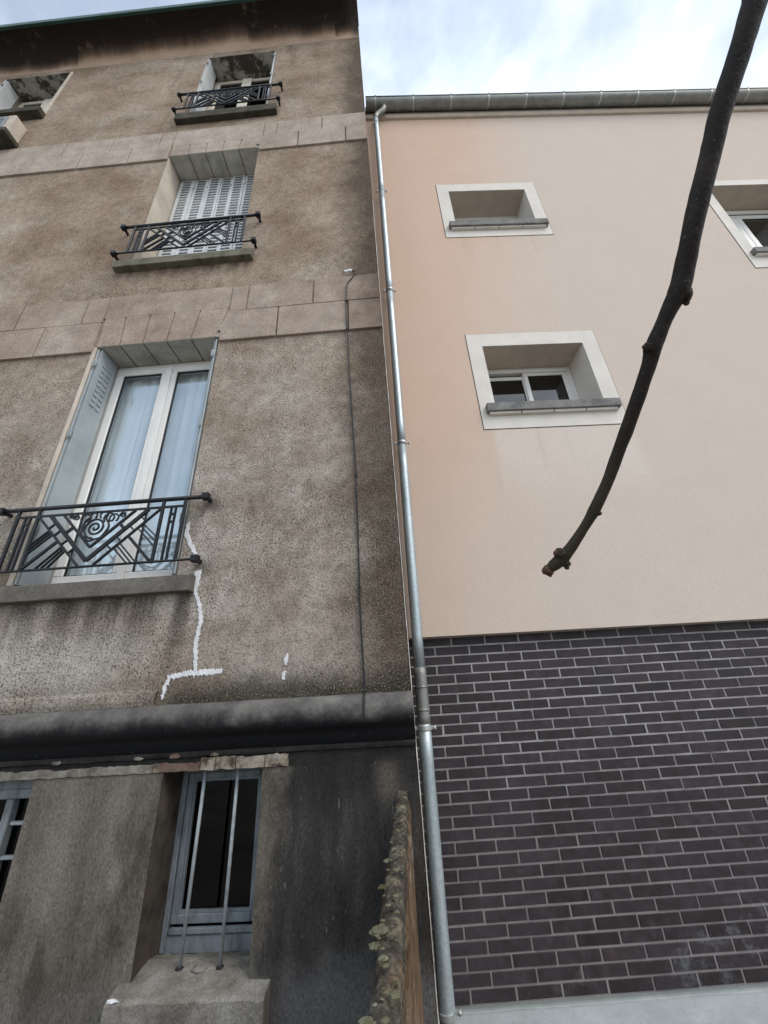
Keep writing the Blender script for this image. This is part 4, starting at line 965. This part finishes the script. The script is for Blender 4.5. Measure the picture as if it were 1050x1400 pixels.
# pale plinth
m = MB(); n = 160
for i in range(n+1):
    u = 0.203+(UR-0.203)*(i/n)**1.6; zt = 0.243+0.006*mnoise.noise(Vector((u*4, 0, 7)))+0.003*mnoise.noise(Vector((u*15, 0, 3)))
    m.v += [(u, 0.012, zt+0.004), (u, -0.012, zt), (u, -0.022, zt-0.012), (u, -0.024, 0.0)]
for i in range(n):
    for k in range(3): a = i*4+k; m.f.append((a, a+1, a+5, a+4))
m.build('plinth', 'plinth', new, smooth=False)

# ================================================================== downspout
ds = tag(empty('downspout', NLOC, NA), 'galvanised downspout running down beside the old house corner', 'downspout')
PW = RW-0.09
pu = lambda z: 0.243+(0.2995-0.243)*(z-0.33)/(9.7-0.33)
PR = 0.0375
def pipe(name, za, zb, r, mat='zinc', n=8, seg=20):
    return MB().tube([(pu(za+(zb-za)*i/n), PW, za+(zb-za)*i/n) for i in range(n+1)], r, seg).build(name, mat, ds, smooth=True)
pipe('pipe', 1.90, 3.72, PR); pipe('pipe', 3.70, 5.75, PR*0.97); pipe('pipe', 5.73, 7.74, PR); pipe('pipe', 7.72, 9.78, PR*0.97)
pipe('cast_pipe', 0.0, 1.60, PR*1.10)
pipe('sleeve', 1.585, 1.92, PR*1.11, 'gutter')
for z in (1.665, 1.80): pipe('sleeve_ring', z-0.007, z+0.007, PR*1.17, 'gutter', 2)
def clamp(z, s=1.0):
    u = pu(z); m = MB().tube([(u, PW, z-0.010*s), (u, PW, z+0.010*s)], PR*1.12*s, 20)
    m.box(u-PR-0.034*s, u-PR+0.002, PW-0.004, PW+0.004, z-0.009*s, z+0.009*s); m.box(u+PR-0.002, u+PR+0.034*s, PW-0.004, PW+0.004, z-0.009*s, z+0.009*s)
    m.box(u-0.006, u+0.006, PW+PR*0.9, RW-0.001, z-0.006, z+0.006)
    c = m.build('clamp', 'hook', ds)
    for sg in (-1, 1):
        x = u+sg*(PR+0.022*s); MB().tube([(x, PW-0.014*s, z), (x, PW+0.012*s, z)], 0.008*s, 8).build('clamp_bolt', 'hook', c, smooth=True)
for z, s in ((0.315, 1.12), (1.563, 1.12), (3.75, 1.0), (5.77, 1.0), (7.75, 1.0), (9.62, 1.0)): clamp(z, s)
u = pu(9.78)
el = [(u, PW, 9.76), (u+0.002, PW, 9.83), (u+0.02, PW-0.005, 9.88), (u+0.065, PW-0.012, 9.935), (u+0.115, PW-0.022, 9.98), (u+0.14, PW-0.029, 10.03), (u+0.142, GW, 10.09)]
MB().tube(el, PR*1.02, 18).build('swan_neck', 'gutter', ds, smooth=True)

# ================================================================== garden wall running up to the old facade
gw = tag(empty('garden_wall', (-0.065, 0, 0)), 'narrow garden wall with lichen-covered coping meeting the old house', 'garden wall', kind='thing')
random.seed(21)
m = MB(); n = 60; prof_n = 16
for i in range(n+1):
    y = -3.6*i/n
    for x, z in [(-0.055, 0.0)]+[(-0.042+0.004*k/8, 1.29*(k/8)) for k in range(1, 9)]+[(0.028-0.004*k/8, 1.29-1.29*k/8*0.98) for k in range(0, 8)]:
        m.v.append((x+0.006*mnoise.noise(Vector((x*9, y*7, z*9)))+0.004*mnoise.noise(Vector((x*30, y*5, z*30))), y, z))
k = len(m.v)//(n+1)
for i in range(n):
    for j in range(k-1): a = i*k+j; m.f.append((a, a+1, a+k+1, a+k))
m.f.append(tuple(range(k))); m.f.append(tuple(range(n*k, n*k+k)))
m.build('wall_body', 'gwall', gw)
y = -0.002; idx = 0
while y > -3.3:
    L = random.uniform(0.11, 0.2); zt = 1.338+0.022*min(1, -y/0.7)+random.uniform(-0.006, 0.006)
    bm = bmesh.new(); bmesh.ops.create_cube(bm, size=1.0); bmesh.ops.subdivide_edges(bm, edges=bm.edges, cuts=8, use_grid_fill=True)
    mm = MB(); bm.verts.ensure_lookup_table()
    for v in bm.verts:
        p = Vector(v.co); rz = sqrt(max(0, 1-(2*p.x)**2*0.5)) if p.z > 0 else 1
        q = Vector((p.x*0.040-0.002, y-L/2+p.y*(L-0.004), zt-0.035+p.z*0.07*(rz if p.z > 0 else 1)))
        d = mnoise.noise(q*28+Vector((idx, 0, 0)))*0.009+mnoise.noise(q*90)*0.006+mnoise.noise(q*210)*0.003
        q += Vector((p.x, 0, p.z)).normalized()*d if (p.x or p.z) else Vector((0, 0, 0)); mm.v.append(tuple(q))
    for f in bm.faces: mm.f.append(tuple(v.index for v in f.verts))
    bm.free(); mm.build('coping_stone', 'coping', gw, smooth=True); y -= L; idx += 1
def lich(name, x, y, z, r, seed, sq=(1, 1, 0.6)):
    mm = MB(); rough_blob(mm, (x, y, z-0.004), r*0.78, seed, 4, 0.35, (1, 1, 0.34), 1.8)
    for i_, p_ in enumerate(mm.v):
        d_ = 0.07*r*mnoise.noise(Vector(p_)*420)+0.08*r*mnoise.noise(Vector(p_)*170); q_ = Vector(p_)-Vector((x, y, z)); dish = -0.35*r*max(0, 1-(q_.x**2+q_.y**2)/(0.6*r)**2) if q_.z > 0 else 0
        mm.v[i_] = (p_[0]+d_, p_[1]+d_, p_[2]+d_+dish)
    return mm.build(name, 'lichen', gw, smooth=True)
for (x, y, z, r, s) in ((-0.022, -1.325, 1.368, 0.021, 1), (-0.028, -1.36, 1.362, 0.014, 2), (0.012, -1.505, 1.372, 0.011, 3), (-0.026, -0.98, 1.366, 0.012, 4), (-0.030, -1.13, 1.364, 0.012, 5), (0.004, -1.20, 1.372, 0.009, 6), (-0.01, -1.42, 1.372, 0.010, 7), (-0.024, -1.55, 1.368, 0.013, 8), (0.008, -1.27, 1.372, 0.008, 9), (0.0, -1.06, 1.371, 0.009, 10)):
    lich('lichen', x, y, z, r, s)
mm = MB(); random.seed(77)
for k in range(80):
    yy = -random.uniform(0.05, 1.9); rr = random.uniform(0.002, 0.0055); xx = random.uniform(-0.024, 0.018)
    rough_blob(mm, (xx, yy, 1.352+0.020*min(1, -yy/0.7)-abs(xx)*0.25+random.uniform(-.004, .003)), rr, k, 1, 0.5, (1.4, 1.4, 0.4), 2.0)
o = mm.build('moss_crumbs', 'lichen', gw, smooth=True); o['kind'] = 'stuff'

# ================================================================== bare tree whose branch hangs into the picture
tree = tag(empty('bare_tree', (1.9, -3.3, 0)), 'bare tree with one dark budding branch hanging in front', 'tree')
TB = Vector((1.9, -3.3, 0))
def ray_pt(x, y, depth):
    return CAM+(c_r*(x-525)-c_u*(y-700)+c_w*534.2)*(depth/534.2)
BR = [(1041, -40, 32.5, .30), (1032, 0, 31.5, .305), (1010, 75, 30, .312), (986, 150, 29, .32), (969, 220, 27.5, .328), (953, 285, 26.5, .335), (941, 340, 26, .342), (934, 375, 27, .348), (928, 398, 28.5, .351), (919, 416, 24, .354), (909, 437, 21.5, .357), (900, 458, 22, .360), (893, 475, 22.5, .363), (888, 496, 19.5, .367), (879, 525, 18.5, .372), (868, 556, 18.5, .378), (856, 590, 18, .385), (844, 622, 17, .391), (832, 655, 16, .397), (819, 684, 15.5, .403), (812, 698, 17, .406), (806, 709, 14.5, .408), (795, 727, 13.5, .412), (783, 745, 15, .416), (772, 759, 18.5, .419), (765, 766, 18, .421), (757, 773, 16.5, .423), (751, 778, 12, .4245), (747, 780.5, 6, .4255)]
bp = [ray_pt(x, y, d)-TB for x, y, w, d in BR]; brd = [0.94*w*d/534.2/2 for x, y, w, d in BR]
limb = [Vector((0.02, 0.0, 2.3)), Vector((-0.10, 0.10, 2.75)), Vector((-0.45, 0.35, 3.05)), Vector((-0.95, 0.62, 3.05)), bp[0]+(bp[0]-bp[2]).normalized()*0.35+Vector((0.04, -.02, 0.02)), bp[0]+(bp[0]-bp[2]).normalized()*0.12]
lr = [0.05, 0.040, 0.030, 0.020, 0.0115, 0.0098]
def spline(P, R, k=6):
    o, r = [], []
    for i in range(len(P)-1):
        p0, p1, p2, p3 = P[max(i-1, 0)], P[i], P[i+1], P[min(i+2, len(P)-1)]
        for j in range(k):
            t = j/k; o.append(0.5*((2*p1)+(p2-p0)*t+(2*p0-5*p1+4*p2-p3)*t*t+(3*p1-p0-3*p2+p3)*t**3)); r.append(R[i]+(R[i+1]-R[i])*t)
    o.append(P[-1]); r.append(R[-1]); return o, r
o_, r_ = spline(limb+bp, lr+brd, 6)
m = MB().tube(o_, r_, 24)
for i_, p_ in enumerate(m.v):        # bark ridges, swellings and leaf-scar rings
    k_ = i_//24; c0 = o_[min(k_, len(o_)-1)]; d_ = Vector(p_)-c0
    if d_.length > 1e-6: m.v[i_] = tuple(c0+d_*(1+0.07*mnoise.noise(Vector(p_)*90)+0.05*mnoise.noise(Vector(p_)*25)))
m.build('branch', 'bark', tree, smooth=True)
def node_bump(px, py, d, r, name='bud', mat='bark', sq=(1, 1, 1), s=1.0):
    mm = MB(); c = ray_pt(px, py, d)-TB; rough_blob(mm, c, r*d/534.2, s, 3, 0.3, sq, 1.8); return mm.build(name, mat, tree, smooth=True)
node_bump(935, 404, .350, 10, 'node', 'bark', s=1.0); node_bump(938.5, 413, .350, 4.2, 'bud', 'bud', s=2.0)
node_bump(887, 475, .361, 7.5, 'node', 'bark', s=3.0); node_bump(881, 474, .361, 3.0, 'bud', 'bud', s=4.0)
node_bump(766, 757, .417, 8, 'node', 'bark', s=5); node_bump(760, 756, .416, 3.5, 'bud', 'bud', s=6); node_bump(774, 770, .418, 6, 'node', 'bark', s=7); node_bump(775, 776, .418, 3.0, 'bud', 'bud', s=8)
node_bump(749, 780, .4245, 7, 'bud', 'bud', s=9); node_bump(744, 781, .4255, 3.2, 'bud', 'bud', s=10); node_bump(752, 785, .424, 3.5, 'bud', 'bud', s=11)
node_bump(819, 702, .403, 3.2, 'bud', 'bark', s=12)
MB().tube([Vector((0, 0, -0.05)), Vector((0.01, 0, 0.5)), Vector((-0.02, 0.02, 1.2)), Vector((0.02, 0, 2.0)), Vector((0.03, -.02, 2.8)), Vector((0.0, -0.1, 3.6))], [0.13, 0.105, 0.095, 0.085, 0.06, 0.03], 16).build('trunk', 'trunk', tree, smooth=True)
random.seed(9)
for k in range(6):
    a = random.uniform(-0.6, 2.2)-pi/2; z = 2.2+0.22*k; L = random.uniform(0.9, 1.5)
    P = [Vector((0.02, -.01, z)), Vector((cos(a)*L*.3, sin(a)*L*.3, z+.35)), Vector((cos(a+.2)*L*.7, sin(a+.2)*L*.7, z+.8)), Vector((cos(a+.1)*L, sin(a+.1)*L, z+1.4))]
    q, rr = spline(P, [.035, .022, .014, .006], 5); MB().tube(q, rr, 8).build('limb', 'bark', tree, smooth=True)

# ================================================================== aerial on the old roof, at the left edge
an = tag(empty('roof_aerial', (-6.35, -0.2, 11.45)), 'thin television aerial on the old roof at the far left', 'aerial')
MB().tube([(0, 0, 0), (0, 0, 0.85)], 0.014, 6).build('mast', 'iron', an)
for k in range(4): MB().tube([(-0.25+0.02*k, 0, 0.35+0.13*k), (0.12-0.012*k, 0, 0.30+0.13*k)], 0.005, 5).build('aerial_rod', 'iron', an)
